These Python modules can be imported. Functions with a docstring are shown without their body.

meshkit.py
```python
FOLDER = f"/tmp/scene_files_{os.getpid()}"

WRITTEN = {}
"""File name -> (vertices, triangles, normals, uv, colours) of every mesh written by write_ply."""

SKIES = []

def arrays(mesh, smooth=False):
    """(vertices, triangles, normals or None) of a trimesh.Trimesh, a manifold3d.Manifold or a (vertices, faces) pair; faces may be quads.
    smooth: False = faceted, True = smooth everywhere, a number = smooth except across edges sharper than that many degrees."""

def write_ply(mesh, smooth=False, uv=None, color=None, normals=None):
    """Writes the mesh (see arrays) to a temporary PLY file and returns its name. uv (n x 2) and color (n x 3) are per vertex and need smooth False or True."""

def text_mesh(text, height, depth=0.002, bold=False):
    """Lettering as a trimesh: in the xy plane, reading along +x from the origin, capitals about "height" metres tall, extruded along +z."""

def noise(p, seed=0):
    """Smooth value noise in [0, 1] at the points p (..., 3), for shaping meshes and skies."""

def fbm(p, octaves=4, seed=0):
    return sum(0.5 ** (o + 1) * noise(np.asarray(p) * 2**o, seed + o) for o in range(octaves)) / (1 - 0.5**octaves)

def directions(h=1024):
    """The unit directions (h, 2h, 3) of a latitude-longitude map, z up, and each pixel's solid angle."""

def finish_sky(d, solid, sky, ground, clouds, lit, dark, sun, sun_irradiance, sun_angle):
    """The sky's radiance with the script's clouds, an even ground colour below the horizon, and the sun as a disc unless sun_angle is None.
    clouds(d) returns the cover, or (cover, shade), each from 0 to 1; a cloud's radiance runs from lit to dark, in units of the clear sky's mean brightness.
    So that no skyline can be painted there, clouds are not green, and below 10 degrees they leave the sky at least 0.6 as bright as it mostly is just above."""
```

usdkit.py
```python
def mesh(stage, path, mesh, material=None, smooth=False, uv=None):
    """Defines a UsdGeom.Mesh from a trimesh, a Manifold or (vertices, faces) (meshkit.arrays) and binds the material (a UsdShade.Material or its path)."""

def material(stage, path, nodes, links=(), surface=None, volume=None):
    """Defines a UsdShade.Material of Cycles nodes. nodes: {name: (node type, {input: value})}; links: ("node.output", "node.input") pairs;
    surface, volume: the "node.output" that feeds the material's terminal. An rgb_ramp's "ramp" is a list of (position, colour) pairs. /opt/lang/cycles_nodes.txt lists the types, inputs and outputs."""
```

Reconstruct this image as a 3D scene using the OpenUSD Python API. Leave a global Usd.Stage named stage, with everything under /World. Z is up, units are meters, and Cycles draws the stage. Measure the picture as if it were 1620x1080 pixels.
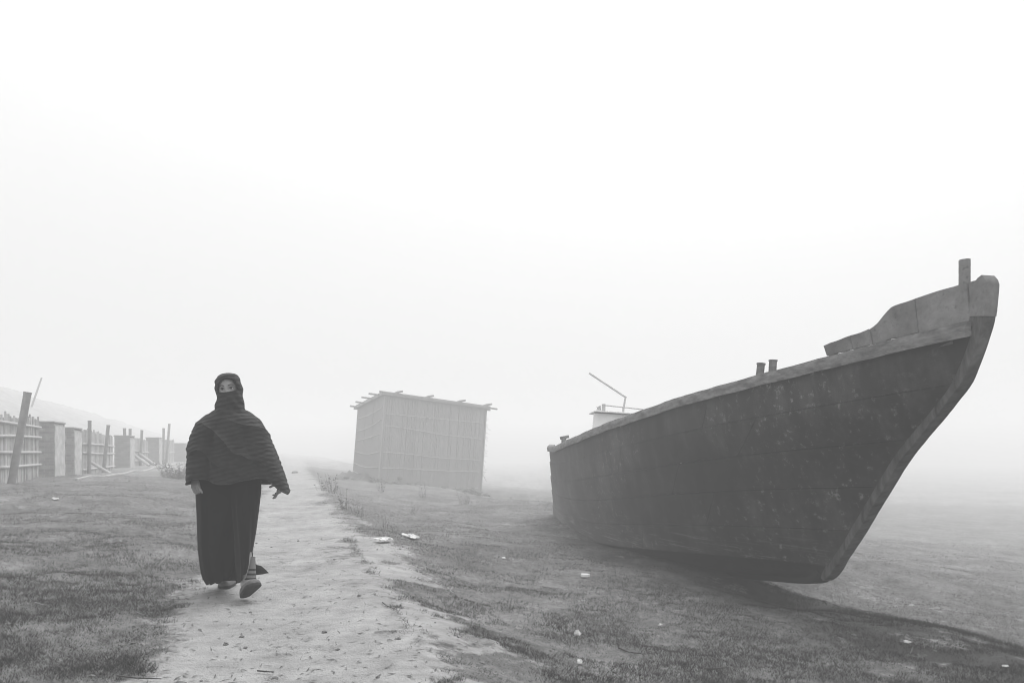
import math, numpy as np, trimesh, usdkit, meshkit
import manifold3d as mf
from pxr import Usd, UsdGeom, UsdLux, UsdShade, Gf, Sdf, Vt

# ---------------------------------------------------------------- camera, sky, sun, exposure
stage = Usd.Stage.CreateInMemory()
UsdGeom.Xform.Define(stage, '/World')
UsdGeom.Scope.Define(stage, '/World/Looks')
EYE = 1.06            # camera height above the trodden path
FOC = 1080.0          # focal length in photograph pixels (24 mm on a 36 mm wide frame)
HOR = 712.0           # image row of the horizon
cam = UsdGeom.Camera.Define(stage, '/World/camera')
cam.AddTranslateOp().Set(Gf.Vec3d(0, 0, EYE))
cam.AddRotateXOp().Set(90.0)
cam.CreateHorizontalApertureAttr(36.0)
cam.CreateFocalLengthAttr(24.0)
cam.CreateVerticalApertureOffsetAttr((HOR - 540) / 1620 * 36)
cam.CreateClippingRangeAttr(Gf.Vec2f(0.05, 2000))
cam.CreateFStopAttr(0.0)
EXPOSURE = 1.42
cam.CreateExposureAttr(EXPOSURE)

SUN_EL, SUN_AZ = math.radians(58), math.radians(25)      # azimuth = atan2(x, y) of the direction towards the sun
mat = lambda name, nodes, links, surface=None, volume=None: usdkit.material(stage, '/World/Looks/' + name, nodes, links, surface=surface, volume=volume)
CLOUD = 6.0
sky_m = mat('overcast_sky', {
    'sky': ('sky_texture', {'sky_type': 'single_scattering', 'sun_disc': False, 'sun_elevation': SUN_EL, 'sun_rotation': SUN_AZ, 'aerosol_density': 3.0}),
    'bw': ('hsv', {'saturation': 0.0}),
    'tc': ('texture_coordinate', {}), 'xyz': ('separate_xyz', {}), 'up': ('math', {'math_type': 'maximum', 'value2': 0.0}),
    'cie': ('math', {'math_type': 'multiply_add', 'value2': 2.0 * CLOUD / 3, 'value3': CLOUD / 3}),       # an overcast sky: three times as bright overhead as at the horizon
    'col': ('combine_color', {}),
    'cl': ('mix_color', {'fac': 0.85}),
    'bg': ('background_shader', {'strength': 0.1})},
    [('tc.generated', 'xyz.vector'), ('xyz.z', 'up.value1'), ('up.value', 'cie.value1'), ('cie.value', 'col.r'), ('cie.value', 'col.g'), ('cie.value', 'col.b'), ('col.color', 'cl.b'),
     ('sky.color', 'bw.color'), ('bw.color', 'cl.a'), ('cl.result', 'bg.color')], surface='bg.background')
dome = UsdLux.DomeLight.Define(stage, '/World/sky')
UsdShade.MaterialBindingAPI.Apply(dome.GetPrim()).Bind(sky_m)
dome.GetPrim().SetCustomDataByKey('kind', 'structure')
sun = UsdLux.DistantLight.Define(stage, '/World/sun')
sun.CreateNormalizeAttr(True) if hasattr(sun, 'CreateNormalizeAttr') else None
UsdLux.LightAPI(sun.GetPrim()).CreateNormalizeAttr(True)
sun.CreateIntensityAttr(0.4)
sun.CreateAngleAttr(50.0)
sun.CreateColorAttr(Gf.Vec3f(1, 1, 1))
sun.AddRotateZOp().Set(-math.degrees(SUN_AZ))
sun.AddRotateXOp().Set(-(90 - math.degrees(SUN_EL)))

FOG_DENSITY = 0.0145

# ---------------------------------------------------------------- helpers
rng = np.random.default_rng(7)
used = {}
def numbered(path):
    k = used.get(path, -1) + 1
    used[path] = k
    return path if k == 0 else f'{path}_{k:03d}'
def obj(name, mesh, m, parent=None, smooth=False, **data):
    path = numbered((str(parent.GetPath()) if parent else '/World') + '/' + name)
    p = usdkit.mesh(stage, path, mesh, m, smooth=smooth).GetPrim()
    for k, v in data.items(): p.SetCustomDataByKey(k, v)
    return p
def thing(name, label, category, loc=(0, 0, 0), group=None):
    x = UsdGeom.Xform.Define(stage, numbered('/World/' + name))
    x.AddTranslateOp().Set(Gf.Vec3d(*map(float, loc)))
    p = x.GetPrim()
    p.SetCustomDataByKey('label', label); p.SetCustomDataByKey('category', category)
    if group: p.SetCustomDataByKey('group', group)
    p.loc = None
    return p
def primvar(prim, name, values):
    UsdGeom.PrimvarsAPI(prim).CreatePrimvar(name, Sdf.ValueTypeNames.FloatArray, 'vertex').Set(Vt.FloatArray.FromNumpy(np.asarray(values, np.float32)))
def sstep(a, b, x):
    t = np.clip((np.asarray(x, float) - a) / (b - a), 0, 1)
    return t * t * (3 - 2 * t)
def mono(v): return (v, v, v)
cat = trimesh.util.concatenate

def grey(name, lo, hi, scale=8.0, rough=0.8, bump=0.3, bump_scale=40.0, stretch=(1, 1, 1), detail=5.0, dist=0.01, spec=0.3):
    return mat(name, {
        'g': ('geometry', {}), 'mp': ('mapping', {'scale': stretch}),
        'n': ('noise_texture', {'scale': scale, 'detail': detail, 'roughness': 0.62}),
        'r': ('rgb_ramp', {'ramp': [(0.3, mono(lo)), (0.7, mono(hi))]}),
        'n2': ('noise_texture', {'scale': bump_scale, 'detail': 4.0}),
        'b': ('bump', {'strength': bump, 'distance': dist}),
        'p': ('principled_bsdf', {'roughness': rough, 'specular_ior_level': spec})},
        [('g.position', 'mp.vector'), ('mp.vector', 'n.vector'), ('mp.vector', 'n2.vector'), ('n.fac', 'r.fac'), ('r.color', 'p.base_color'),
         ('n2.fac', 'b.height'), ('b.normal', 'p.normal')], surface='p.BSDF')

# ---------------------------------------------------------------- terrain
def path_t(x, y): return x + 0.06 + 0.317 * y
T_KNOTS = np.array([-60, -14, -9, -7.2, -5.7, -4.4, -2.7, -1.2, -0.8, 0.7, 1.15, 1.7, 3.0, 4.5, 5.6, 6.05, 6.6, 7.3, 8, 12, 20, 40, 90, 300])
Z_KNOTS = np.array([.5, .38, .33, .29, .36, .32, .21, .06, 0, 0, -.06, -.2, -.33, -.44, -.53, -.61, -.78, -.95, -1.03, -1.35, -1.9, -2.6, -3.2, -4.0])
def terrain(x, y, fine=True):
    x = np.asarray(x, float); y = np.asarray(y, float)
    t = path_t(x, y)
    lip = 3.2 * sstep(9.4, 13.0, y) * (1 - .75 * sstep(17, 24, y))
    # the bank edge runs outward (to the side) beyond the boat's middle
    tt = np.where(t > 4.5, np.where(t < 4.5 + lip, 4.5 + (t - 4.5) * 1.1 / (1.1 + lip), t - lip * np.exp(-np.maximum(t - 5.6 - lip, 0) / 25)), t)
    z = np.interp(tt, T_KNOTS, Z_KNOTS)
    z2 = np.interp(tt + .12, T_KNOTS, Z_KNOTS); z3 = np.interp(tt - .12, T_KNOTS, Z_KNOTS)
    z = (z + z2 + z3) / 3
    p = np.stack([x, y, np.zeros_like(x)], -1)
    off = sstep(.55, 1.4, np.abs(t))
    z = z + (meshkit.fbm(p * .45, 3, 3) - .5) * .22 * off
    z = z + (meshkit.fbm(p * 2.2 + 9, 3, 5) - .5) * (.03 + .04 * off)
    if fine:
        z = z + (meshkit.noise(p * 9, 8) - .5) * (.006 + .018 * off)
    # trodden hollow and crumbling right shoulder of the path
    z = z - .03 * np.exp(-(t / .45) ** 2)
    # spoil heap around the hut
    d = np.hypot((x + 3.8) / 4.7, (y - 33.6) / 2.7)
    hb_ = -.80 - .19 * (x + 6.5) + (.26 + .8 * (meshkit.fbm(p * 1.3 + 4, 4, 11) - .5) + .9 * (meshkit.fbm(p * 3.1 + 8, 3, 12) - .5)) * sstep(1.3, .8, d)
    k = sstep(1.5, .95, d); z = z * (1 - k) + hb_ * k
    # scoured hollow under the boat's forefoot
    z = z - .17 * np.exp(-((x - 3.15) / .8) ** 2 - ((y - 7.6) / 1.1) ** 2)
    return z
def gz(x, y): return float(terrain(np.array([x]), np.array([y]))[0])
def ground_at(u, v):
    """The ground point that the photograph shows at column u, row v."""
    Y = np.geomspace(2, 90, 3000)
    X, Z = (u - 810) / FOC * Y, EYE - (v - HOR) / FOC * Y
    k = np.argmax(Z < terrain(X, Y))
    return np.array([X[k], Y[k], gz(X[k], Y[k])])
def P(u, v, Y): return np.array([(u - 810) / FOC * Y, Y, EYE - (v - HOR) / FOC * Y])

def sand_mask(x, y):
    t = path_t(x, y)
    p = np.stack([x, y, 0 * x], -1)
    n = meshkit.fbm(p * 1.1 + 3, 4, 21) - .5
    n2 = meshkit.fbm(p * 4.0 + 1, 3, 22) - .5
    e = n * .75 + n2 * .8
    left = sstep(-1.08, -.38, t + e * .75)
    right = sstep(1.1, .42, t + e * .6)
    m = left * right
    # sand spilling over the right shoulder, with grass tongues between
    slip = sstep(.6, .85, t) * sstep(2.0, 1.0, t + e * 1.5) * sstep(-.02, .16, n * .9 + n2 * .6 + .10 - .05 * (t - 1)) * sstep(15, 8, y)
    m = np.maximum(m, slip * .95)
    # worn patches on the left verge close by, near the boat and on the far plain
    worn = sstep(.06, .34, n + n2 * .9) * .42
    m = np.maximum(m, worn * sstep(1.5, 3.0, np.abs(t)))
    # far fields and river flat paled: distance haze painted into the soil colour
    haze_pale = np.maximum(sstep(8, 30, y) * .6 * sstep(1.0, -1.0, t), np.maximum(sstep(7, 22, t) * .40, sstep(36, 50, y) * .6)) * np.clip(.9 + .8 * n + .6 * n2, 0, 1)
    m = np.maximum(m, haze_pale)
    m = m * (1 - .35 * sstep(.08, .25, n2 + n * .3) * (np.abs(t) < .8))
    return np.clip(m, 0, 1)

def sward_shade(x, y):
    """Darker sward along the lip of the bank, with the shade by the boat painted in."""
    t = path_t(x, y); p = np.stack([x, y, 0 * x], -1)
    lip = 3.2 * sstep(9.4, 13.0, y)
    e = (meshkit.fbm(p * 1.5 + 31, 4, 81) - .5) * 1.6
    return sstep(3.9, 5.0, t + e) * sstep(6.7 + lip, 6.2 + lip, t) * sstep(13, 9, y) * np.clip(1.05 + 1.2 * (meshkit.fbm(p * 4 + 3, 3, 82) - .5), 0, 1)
def axis(lo, hi, a, b, step, grow):
    mid = list(np.arange(a, b, step))
    s, x, up = step, b, []
    while x < hi: up.append(x); s *= grow; x += s
    up.append(hi)
    s, x, dn = step, a, []
    while True:
        s *= grow; x -= s
        if x < lo: break
        dn.append(x)
    dn.append(lo)
    return np.array(dn[::-1] + mid + up)
GX = axis(-170, 170, -6.5, 6.5, .05, 1.045)
GY = axis(-40, 240, 2.3, 11.5, .05, 1.035)
gx, gy = np.meshgrid(GX, GY)
gzz = terrain(gx, gy)
V = np.stack([gx, gy, gzz], -1).reshape(-1, 3)
ny, nx = gx.shape
i = (np.arange(ny - 1)[:, None] * nx + np.arange(nx - 1)).ravel()
Q = np.stack([i, i + 1, i + nx + 1, i + nx], -1)
sand = sand_mask(V[:, 0], V[:, 1])
tv = path_t(V[:, 0], V[:, 1])
onpath = (np.abs(tv[Q].mean(1)) < 1.25) & (sand[Q].mean(1) > .5)

ground_m = mat('ground_soil', {
    'g': ('geometry', {}), 'a': ('attribute', {'attribute': 'sand'}), 'sw': ('attribute', {'attribute': 'sward_shade'}),
    'sward_dark': ('mix_color', {'b': mono(.035)}), 'lf': ('math', {'math_type': 'multiply', 'value2': .8}),
    'n1': ('noise_texture', {'scale': 1.3, 'detail': 6.0, 'roughness': 0.65}),
    'n2': ('noise_texture', {'scale': 14.0, 'detail': 6.0, 'roughness': 0.7}),
    'n3': ('noise_texture', {'scale': 70.0, 'detail': 3.0, 'roughness': 0.6}),
    'mp': ('mapping', {'scale': (6.0, 8.0, 6.0)}),
    'n4': ('noise_texture', {'scale': 1.0, 'detail': 6.0, 'roughness': 0.66}),
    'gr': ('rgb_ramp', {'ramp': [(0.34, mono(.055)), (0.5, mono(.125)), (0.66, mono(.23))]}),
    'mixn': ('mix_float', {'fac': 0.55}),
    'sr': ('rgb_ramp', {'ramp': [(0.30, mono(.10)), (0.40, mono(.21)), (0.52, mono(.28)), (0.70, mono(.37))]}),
    'mixs': ('mix_float', {'fac': 0.5}),
    'mx': ('mix_color', {}),
    'am': ('math', {'math_type': 'multiply_add', 'value2': 1.5, 'value3': -0.75}),
    'ad': ('math', {'math_type': 'add', 'use_clamp': True}),
    'st': ('map_range', {'range_type': 'smoothstep', 'from_min': 0.25, 'from_max': 0.75, 'clamp': True}),
    'bh': ('math', {'math_type': 'add'}),
    'b': ('bump', {'strength': 0.9, 'distance': 0.022}),
    'p': ('principled_bsdf', {'roughness': 0.95, 'specular_ior_level': 0.1})},
    [('g.position', 'n1.vector'), ('g.position', 'n2.vector'), ('g.position', 'n3.vector'), ('g.position', 'mp.vector'), ('mp.vector', 'n4.vector'),
     ('n1.fac', 'mixn.a'), ('n2.fac', 'mixn.b'), ('mixn.result', 'gr.fac'), ('n4.fac', 'mixs.a'), ('n1.fac', 'mixs.b'), ('mixs.result', 'sr.fac'),
     ('n2.fac', 'am.value1'), ('a.fac', 'ad.value1'), ('am.value', 'ad.value2'), ('ad.value', 'st.value'), ('st.result', 'mx.fac'),
     ('sw.fac', 'lf.value1'), ('lf.value', 'sward_dark.fac'), ('gr.color', 'sward_dark.a'), ('sward_dark.result', 'mx.a'), ('sr.color', 'mx.b'), ('mx.result', 'p.base_color'),
     ('n2.fac', 'bh.value1'), ('n3.fac', 'bh.value2'), ('bh.value', 'b.height'), ('b.normal', 'p.normal')], surface='p.BSDF')
def sheet(name, faces, kind):
    idx, inv = np.unique(faces, return_inverse=True)
    pr = obj(name, (V[idx], inv.reshape(-1, 4)), ground_m, smooth=True, kind=kind)
    primvar(pr, 'sand', sand[idx]); primvar(pr, 'sward_shade', sward_shade(V[idx, 0], V[idx, 1]))
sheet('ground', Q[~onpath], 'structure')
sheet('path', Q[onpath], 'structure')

# embankment behind the fence
FS = 1.2
FY = lambda y: -4.7 * FS - 0.367 * y       # the fence line: x at depth y
fdir = np.array([-.367, 1, 0]) / math.hypot(.367, 1)
fout = np.array([fdir[1], -fdir[0], 0.0])   # from the fence towards the path
ws = np.concatenate([np.linspace(1.5, 24, 90), np.geomspace(25, 90, 16)])
ss = np.concatenate([np.linspace(-30, 70, 200), np.linspace(71, 190, 60)])
W_, S_ = np.meshgrid(ws, ss)
hx = -4.7 * FS - W_ * fout[0] + fdir[0] * S_; hy = -W_ * fout[1] + fdir[1] * S_
prof = np.interp(W_, [1.5, 3.0, 5, 17, 20, 24, 90], [-.3, .2, 1.0, 8.1, 8.95, 9.05, 8.8])
prof = prof * (1 - .0022 * np.maximum(S_, 0))
pp = np.stack([hx, hy, 0 * hx], -1)
prof = prof + (meshkit.fbm(np.stack([S_ * .12, W_ * .3, 0 * W_], -1), 3, 2) - .5) * .5 + (meshkit.fbm(np.stack([S_ * .7, W_ * 1.9, 0 * W_], -1), 3, 6) - .5) * .36 * sstep(2, 4, W_)
n0, n1 = W_.shape
ii = (np.arange(n0 - 1)[:, None] * n1 + np.arange(n1 - 1)).ravel()
hill_m = grey('embankment_earth', .14, .30, scale=1.0, bump=.8, bump_scale=3.0, stretch=(.8, .8, 2.6), dist=.2)
obj('hill', (np.stack([hx, hy, prof], -1).reshape(-1, 3), np.stack([ii, ii + n1, ii + n1 + 1, ii + 1], -1)), hill_m, smooth=True, kind='structure')

# haze: one closed box of even air
haze_m = mat('haze_air', {'v': ('principled_volume', {'color': mono(.97), 'density': FOG_DENSITY, 'anisotropy': 0.0})}, [], volume='v.volume')
hb = trimesh.creation.box([344, 284, 15.4]); hb.apply_translation([0, 101, 2.7])
obj('haze', hb, haze_m, kind='stuff')

# ---------------------------------------------------------------- shape builders
def tube(pts, r, n=8, caps=True):
    pts = np.asarray(pts, float); r = np.broadcast_to(np.asarray(r, float), (len(pts),))
    d = np.gradient(pts, axis=0); d /= np.linalg.norm(d, axis=1, keepdims=True) + 1e-12
    ref = np.array([0, 0, 1.0]) if abs(d[0, 2]) < .9 else np.array([1.0, 0, 0])
    vs = []
    for k in range(len(pts)):
        a = np.cross(d[k], ref); a /= np.linalg.norm(a); b = np.cross(d[k], a)
        th = np.arange(n) * 2 * np.pi / n
        vs.append(pts[k] + r[k] * (np.cos(th)[:, None] * a + np.sin(th)[:, None] * b))
    v = np.vstack(vs); f = []
    for k in range(len(pts) - 1):
        for j in range(n):
            a, b = k * n + j, k * n + (j + 1) % n
            f += [[a, b, b + n], [a, b + n, a + n]]
    if caps:
        m = len(v); v = np.vstack([v, pts[0], pts[-1]])
        for j in range(n):
            f += [[m, (j + 1) % n, j], [m + 1, (len(pts) - 1) * n + j, (len(pts) - 1) * n + (j + 1) % n]]
    t = trimesh.Trimesh(v, f, process=False); t.fix_normals(); return t
def box_between(p, q, w, h, up=(0, 0, 1)):
    p, q = np.asarray(p, float), np.asarray(q, float); L = np.linalg.norm(q - p); d = (q - p) / L
    s = np.cross(d, up); s /= np.linalg.norm(s); u = np.cross(s, d)
    b = rounded_box(L, w, h, min(w, h) * .12)
    T = np.eye(4); T[:3, 0], T[:3, 1], T[:3, 2], T[:3, 3] = d, s, u, (p + q) / 2
    b.apply_transform(T); return b
def rounded_box(a, b, c, r):
    m = trimesh.creation.box([a, b, c])
    v = []
    for sx in (-1, 1):
        for sy in (-1, 1):
            for sz in (-1, 1):
                x, y, z = sx * a / 2, sy * b / 2, sz * c / 2
                v += [[x - sx * r, y - sy * r, z], [x - sx * r, y, z - sz * r], [x, y - sy * r, z - sz * r]]
    h = trimesh.convex.convex_hull(np.array(v)); return h
def mani(m):
    mm = m.to_mesh(); return trimesh.Trimesh(mm.vert_properties[:, :3], mm.tri_verts, process=False)
def bone(a, b, ra, rb, seg=14):
    s = lambda c, r: mf.Manifold.sphere(float(r), seg).translate([float(x) for x in c])
    return mf.Manifold.batch_hull([s(a, ra), s(b, rb)])
def grid_mesh(G, close_u=False):
    """Quads over a grid of points G[i, j]."""
    a, b = G.shape[:2]
    idx = np.arange(a * b).reshape(a, b)
    if close_u: idx = np.hstack([idx, idx[:, :1]])
    q = np.stack([idx[:-1, :-1], idx[:-1, 1:], idx[1:, 1:], idx[1:, :-1]], -1).reshape(-1, 4)
    return G.reshape(-1, 3), q
def slab(G, thick, N=None):
    """A closed plate: grid G on the outside, moved in by thick against the normals."""
    if N is None:
        du = np.gradient(G, axis=0); dv = np.gradient(G, axis=1); N = np.cross(du, dv)
        N /= np.linalg.norm(N, axis=-1, keepdims=True) + 1e-12
    H = G - N * thick
    a, b = G.shape[:2]; n = a * b
    v1, q1 = grid_mesh(G); v2, q2 = grid_mesh(H)
    idx = np.arange(n).reshape(a, b)
    loop = np.concatenate([idx[0, :-1], idx[:-1, -1], idx[-1, :0:-1], idx[:0:-1, 0]])
    nxt = np.roll(loop, -1)
    side = np.stack([loop, nxt, nxt + n, loop + n], -1)
    q = np.vstack([q1, q2[:, ::-1] + n, side])
    f = np.vstack([q[:, [0, 1, 2]], q[:, [0, 2, 3]]])
    t = trimesh.Trimesh(np.vstack([v1, v2]), f, process=False); t.fix_normals(); return t

# ---------------------------------------------------------------- the boat
hull_m = mat('tarred_hull', {
    'g': ('geometry', {}),
    'n1': ('noise_texture', {'scale': 1.1, 'detail': 6.0, 'roughness': 0.65}),
    'mpv': ('mapping', {'scale': (5.0, 5.0, 0.6)}), 'nv': ('noise_texture', {'scale': 1.0, 'detail': 5.0, 'roughness': 0.7}),
    'mph': ('mapping', {'scale': (1.6, 1.6, 40.0)}), 'nh': ('noise_texture', {'scale': 1.0, 'detail': 4.0, 'roughness': 0.6}),
    'n3': ('noise_texture', {'scale': 13.0, 'detail': 9.0, 'roughness': 0.78}),
    'nbig': ('noise_texture', {'scale': 0.55, 'detail': 2.0}),
    'nf': ('noise_texture', {'scale': 60.0, 'detail': 4.0}),
    'avg': ('mix_float', {'fac': 0.5}),
    'base': ('rgb_ramp', {'ramp': [(0.34, mono(.007)), (0.5, mono(.02)), (0.64, mono(.055))]}),
    'chip': ('rgb_ramp', {'ramp': [(0.565, mono(0)), (0.63, mono(1))]}),
    'chipz': ('rgb_ramp', {'ramp': [(0.49, mono(0.06)), (0.60, mono(1))]}),
    'cm': ('math', {'math_type': 'multiply'}),
    'mx': ('mix_color', {'b': mono(.15)}),
    'scr': ('rgb_ramp', {'ramp': [(0.58, mono(0)), (0.64, mono(.8))]}),
    'sx': ('separate_xyz', {}), 'zr': ('map_range', {'from_min': 0.25, 'from_max': -0.35, 'clamp': True}),
    'sm': ('math', {'math_type': 'multiply'}),
    'mx2': ('mix_color', {'b': mono(.20)}),
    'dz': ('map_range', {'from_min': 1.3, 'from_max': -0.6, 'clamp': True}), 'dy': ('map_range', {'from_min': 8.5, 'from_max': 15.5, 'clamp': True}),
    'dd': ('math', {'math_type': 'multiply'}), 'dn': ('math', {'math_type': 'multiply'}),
    'mx3': ('mix_color', {'b': mono(.30)}),  # dust low down, plus haze painted in as paling towards the stern
    'b': ('bump', {'strength': 0.35, 'distance': 0.01}), 'bh': ('math', {'math_type': 'add'}),
    'p': ('principled_bsdf', {'roughness': 0.72, 'specular_ior_level': 0.22})},
    [('g.position', 'n1.vector'), ('g.position', 'mpv.vector'), ('mpv.vector', 'nv.vector'), ('g.position', 'mph.vector'), ('mph.vector', 'nh.vector'),
     ('g.position', 'n3.vector'), ('g.position', 'nf.vector'), ('g.position', 'nbig.vector'), ('n1.fac', 'avg.a'), ('nv.fac', 'avg.b'), ('avg.result', 'base.fac'),
     ('n3.fac', 'chip.fac'), ('nbig.fac', 'chipz.fac'), ('chip.color', 'cm.value1'), ('chipz.color', 'cm.value2'), ('cm.value', 'mx.fac'), ('base.color', 'mx.a'),
     ('nh.fac', 'scr.fac'), ('g.position', 'sx.vector'), ('sx.z', 'zr.value'), ('zr.result', 'sm.value1'), ('scr.color', 'sm.value2'), ('sm.value', 'mx2.fac'), ('mx.result', 'mx2.a'),
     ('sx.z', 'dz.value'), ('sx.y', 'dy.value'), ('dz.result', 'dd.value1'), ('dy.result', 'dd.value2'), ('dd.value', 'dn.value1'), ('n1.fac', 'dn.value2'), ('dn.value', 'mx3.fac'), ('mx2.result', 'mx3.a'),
     ('mx3.result', 'p.base_color'), ('nf.fac', 'bh.value1'), ('n3.fac', 'bh.value2'), ('bh.value', 'b.height'), ('b.normal', 'p.normal')], surface='p.BSDF')
bottom_m = grey('shaded_tar_bottom', .004, .012, scale=4, bump=.3)  # tar darkened further: shade under the hull painted into the colour
rail_m = grey('weathered_rail_wood', .045, .20, scale=7, bump=.5, bump_scale=30, stretch=(1, 1, 3))
bulwark_m = mat('grey_bulwark_board', {
    'g': ('geometry', {}), 'n': ('noise_texture', {'scale': 3.2, 'detail': 7.0, 'roughness': 0.7}),
    'r': ('rgb_ramp', {'ramp': [(0.3, mono(.09)), (0.5, mono(.15)), (0.7, mono(.21))]}),
    'v': ('noise_texture', {'scale': 6.5, 'detail': 6.0, 'roughness': 0.8, 'distortion': 1.2}),
    'c': ('rgb_ramp', {'ramp': [(0.485, mono(0)), (0.5, mono(.55)), (0.515, mono(0))]}),
    'n2': ('noise_texture', {'scale': 22.0, 'detail': 4.0}), 'd': ('rgb_ramp', {'ramp': [(0.62, mono(0)), (0.7, mono(.6))]}),
    'ad': ('math', {'math_type': 'maximum'}), 'mx': ('mix_color', {'b': mono(.05)}),
    'b': ('bump', {'strength': 0.4, 'distance': 0.008}), 'p': ('principled_bsdf', {'roughness': 0.85, 'specular_ior_level': 0.2})},
    [('g.position', 'n.vector'), ('g.position', 'v.vector'), ('g.position', 'n2.vector'), ('n.fac', 'r.fac'), ('v.fac', 'c.fac'), ('n2.fac', 'd.fac'),
     ('c.color', 'ad.value1'), ('d.color', 'ad.value2'), ('ad.value', 'mx.fac'), ('r.color', 'mx.a'), ('mx.result', 'p.base_color'), ('n2.fac', 'b.height'), ('b.normal', 'p.normal')], surface='p.BSDF')
stem_m = grey('worn_stem_wood', .015, .11, scale=5, bump=.9, bump_scale=14, stretch=(1.2, 4, .6), dist=.02)
deck_m = grey('deck_wood', .08, .2, scale=6, stretch=(6, 1, 1))
cabin_m = grey('pale_cabin_paint', .60, .72, scale=3)
metal_m = grey('dull_metal', .35, .5, scale=10)

CS = np.array([1.95, 16.15]); BA = np.array([.1336, -.991]); BN = np.array([-.991, -.1336])
def B(s, lat, z):
    s, lat, z = np.broadcast_arrays(np.asarray(s, float), lat, z)
    return np.stack([CS[0] + BA[0] * s + BN[0] * lat, CS[1] + BA[1] * s + BN[1] * lat, z], -1)
from scipy.interpolate import PchipInterpolator as PCH
half = PCH([0, 1, 2.5, 4.5, 6, 7, 8, 9.2, 10.2, 10.9, 11.25], [1.05, 1.27, 1.44, 1.52, 1.46, 1.34, 1.14, .80, .45, .19, .048])
chine_half = PCH([0, 2, 4.5, 6, 7, 8, 8.8, 9.2], [.98, 1.15, 1.2, 1.10, .93, .60, .22, .048])
sheer_px = PCH([860, 868, 900, 930, 1000, 1100, 1200, 1305, 1400, 1500, 1570, 1640], [719, 714, 699, 686, 660, 626, 600, 571, 549, 524, 506, 488])
chine_px = PCH([800, 880, 905, 935, 1050, 1180, 1300, 1340], [806, 826, 840, 855, 867, 879, 888, 891])
def fit(hf, px, s):
    q = B(s, hf(s), 0); u = 810 + q[:, 0] / q[:, 1] * FOC
    return u, EYE - (px(u) - HOR) / FOC * q[:, 1]
s_ = np.linspace(0, 11.25, 60); u_, z_ = fit(half, sheer_px, s_)
ok = s_ > 2.6
sheer_z = np.polyfit(s_[ok], z_[ok], 5); SZ = lambda s: np.polyval(sheer_z, s)
z_at = SZ(np.array([2.6]))[0]
SHEER = PCH(np.concatenate([[0, 1.3], s_[ok]]), np.concatenate([[z_at + .06, z_at + .005], SZ(s_[ok])]))
s2 = np.linspace(0, 9.2, 50); u2, z2_ = fit(chine_half, chine_px, s2)
ok2 = s2 > 3.0
cz = np.polyfit(s2[ok2], z2_[ok2], 3); cz0 = np.polyval(cz, 3.0)
CHINE = PCH(np.concatenate([[0, 1.5], s2[ok2]]), np.concatenate([[cz0 - .02, cz0 - .01], np.polyval(cz, s2[ok2])]))
stem_s = PCH([-.30, -.26, .03, .56, 1.02, 1.37, 1.59, 2.07, 2.36], [9.20, 9.32, 9.63, 10.09, 10.49, 10.89, 11.11, 11.31, 11.335])
KEEL = PCH([0, 3, 5.5, 7, 8.4, 9.0, 9.25], [-.72, -.72, -.66, -.55, -.37, -.28, -.24])
zc1, zs1 = float(CHINE(9.2)), float(SHEER(11.25))

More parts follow.
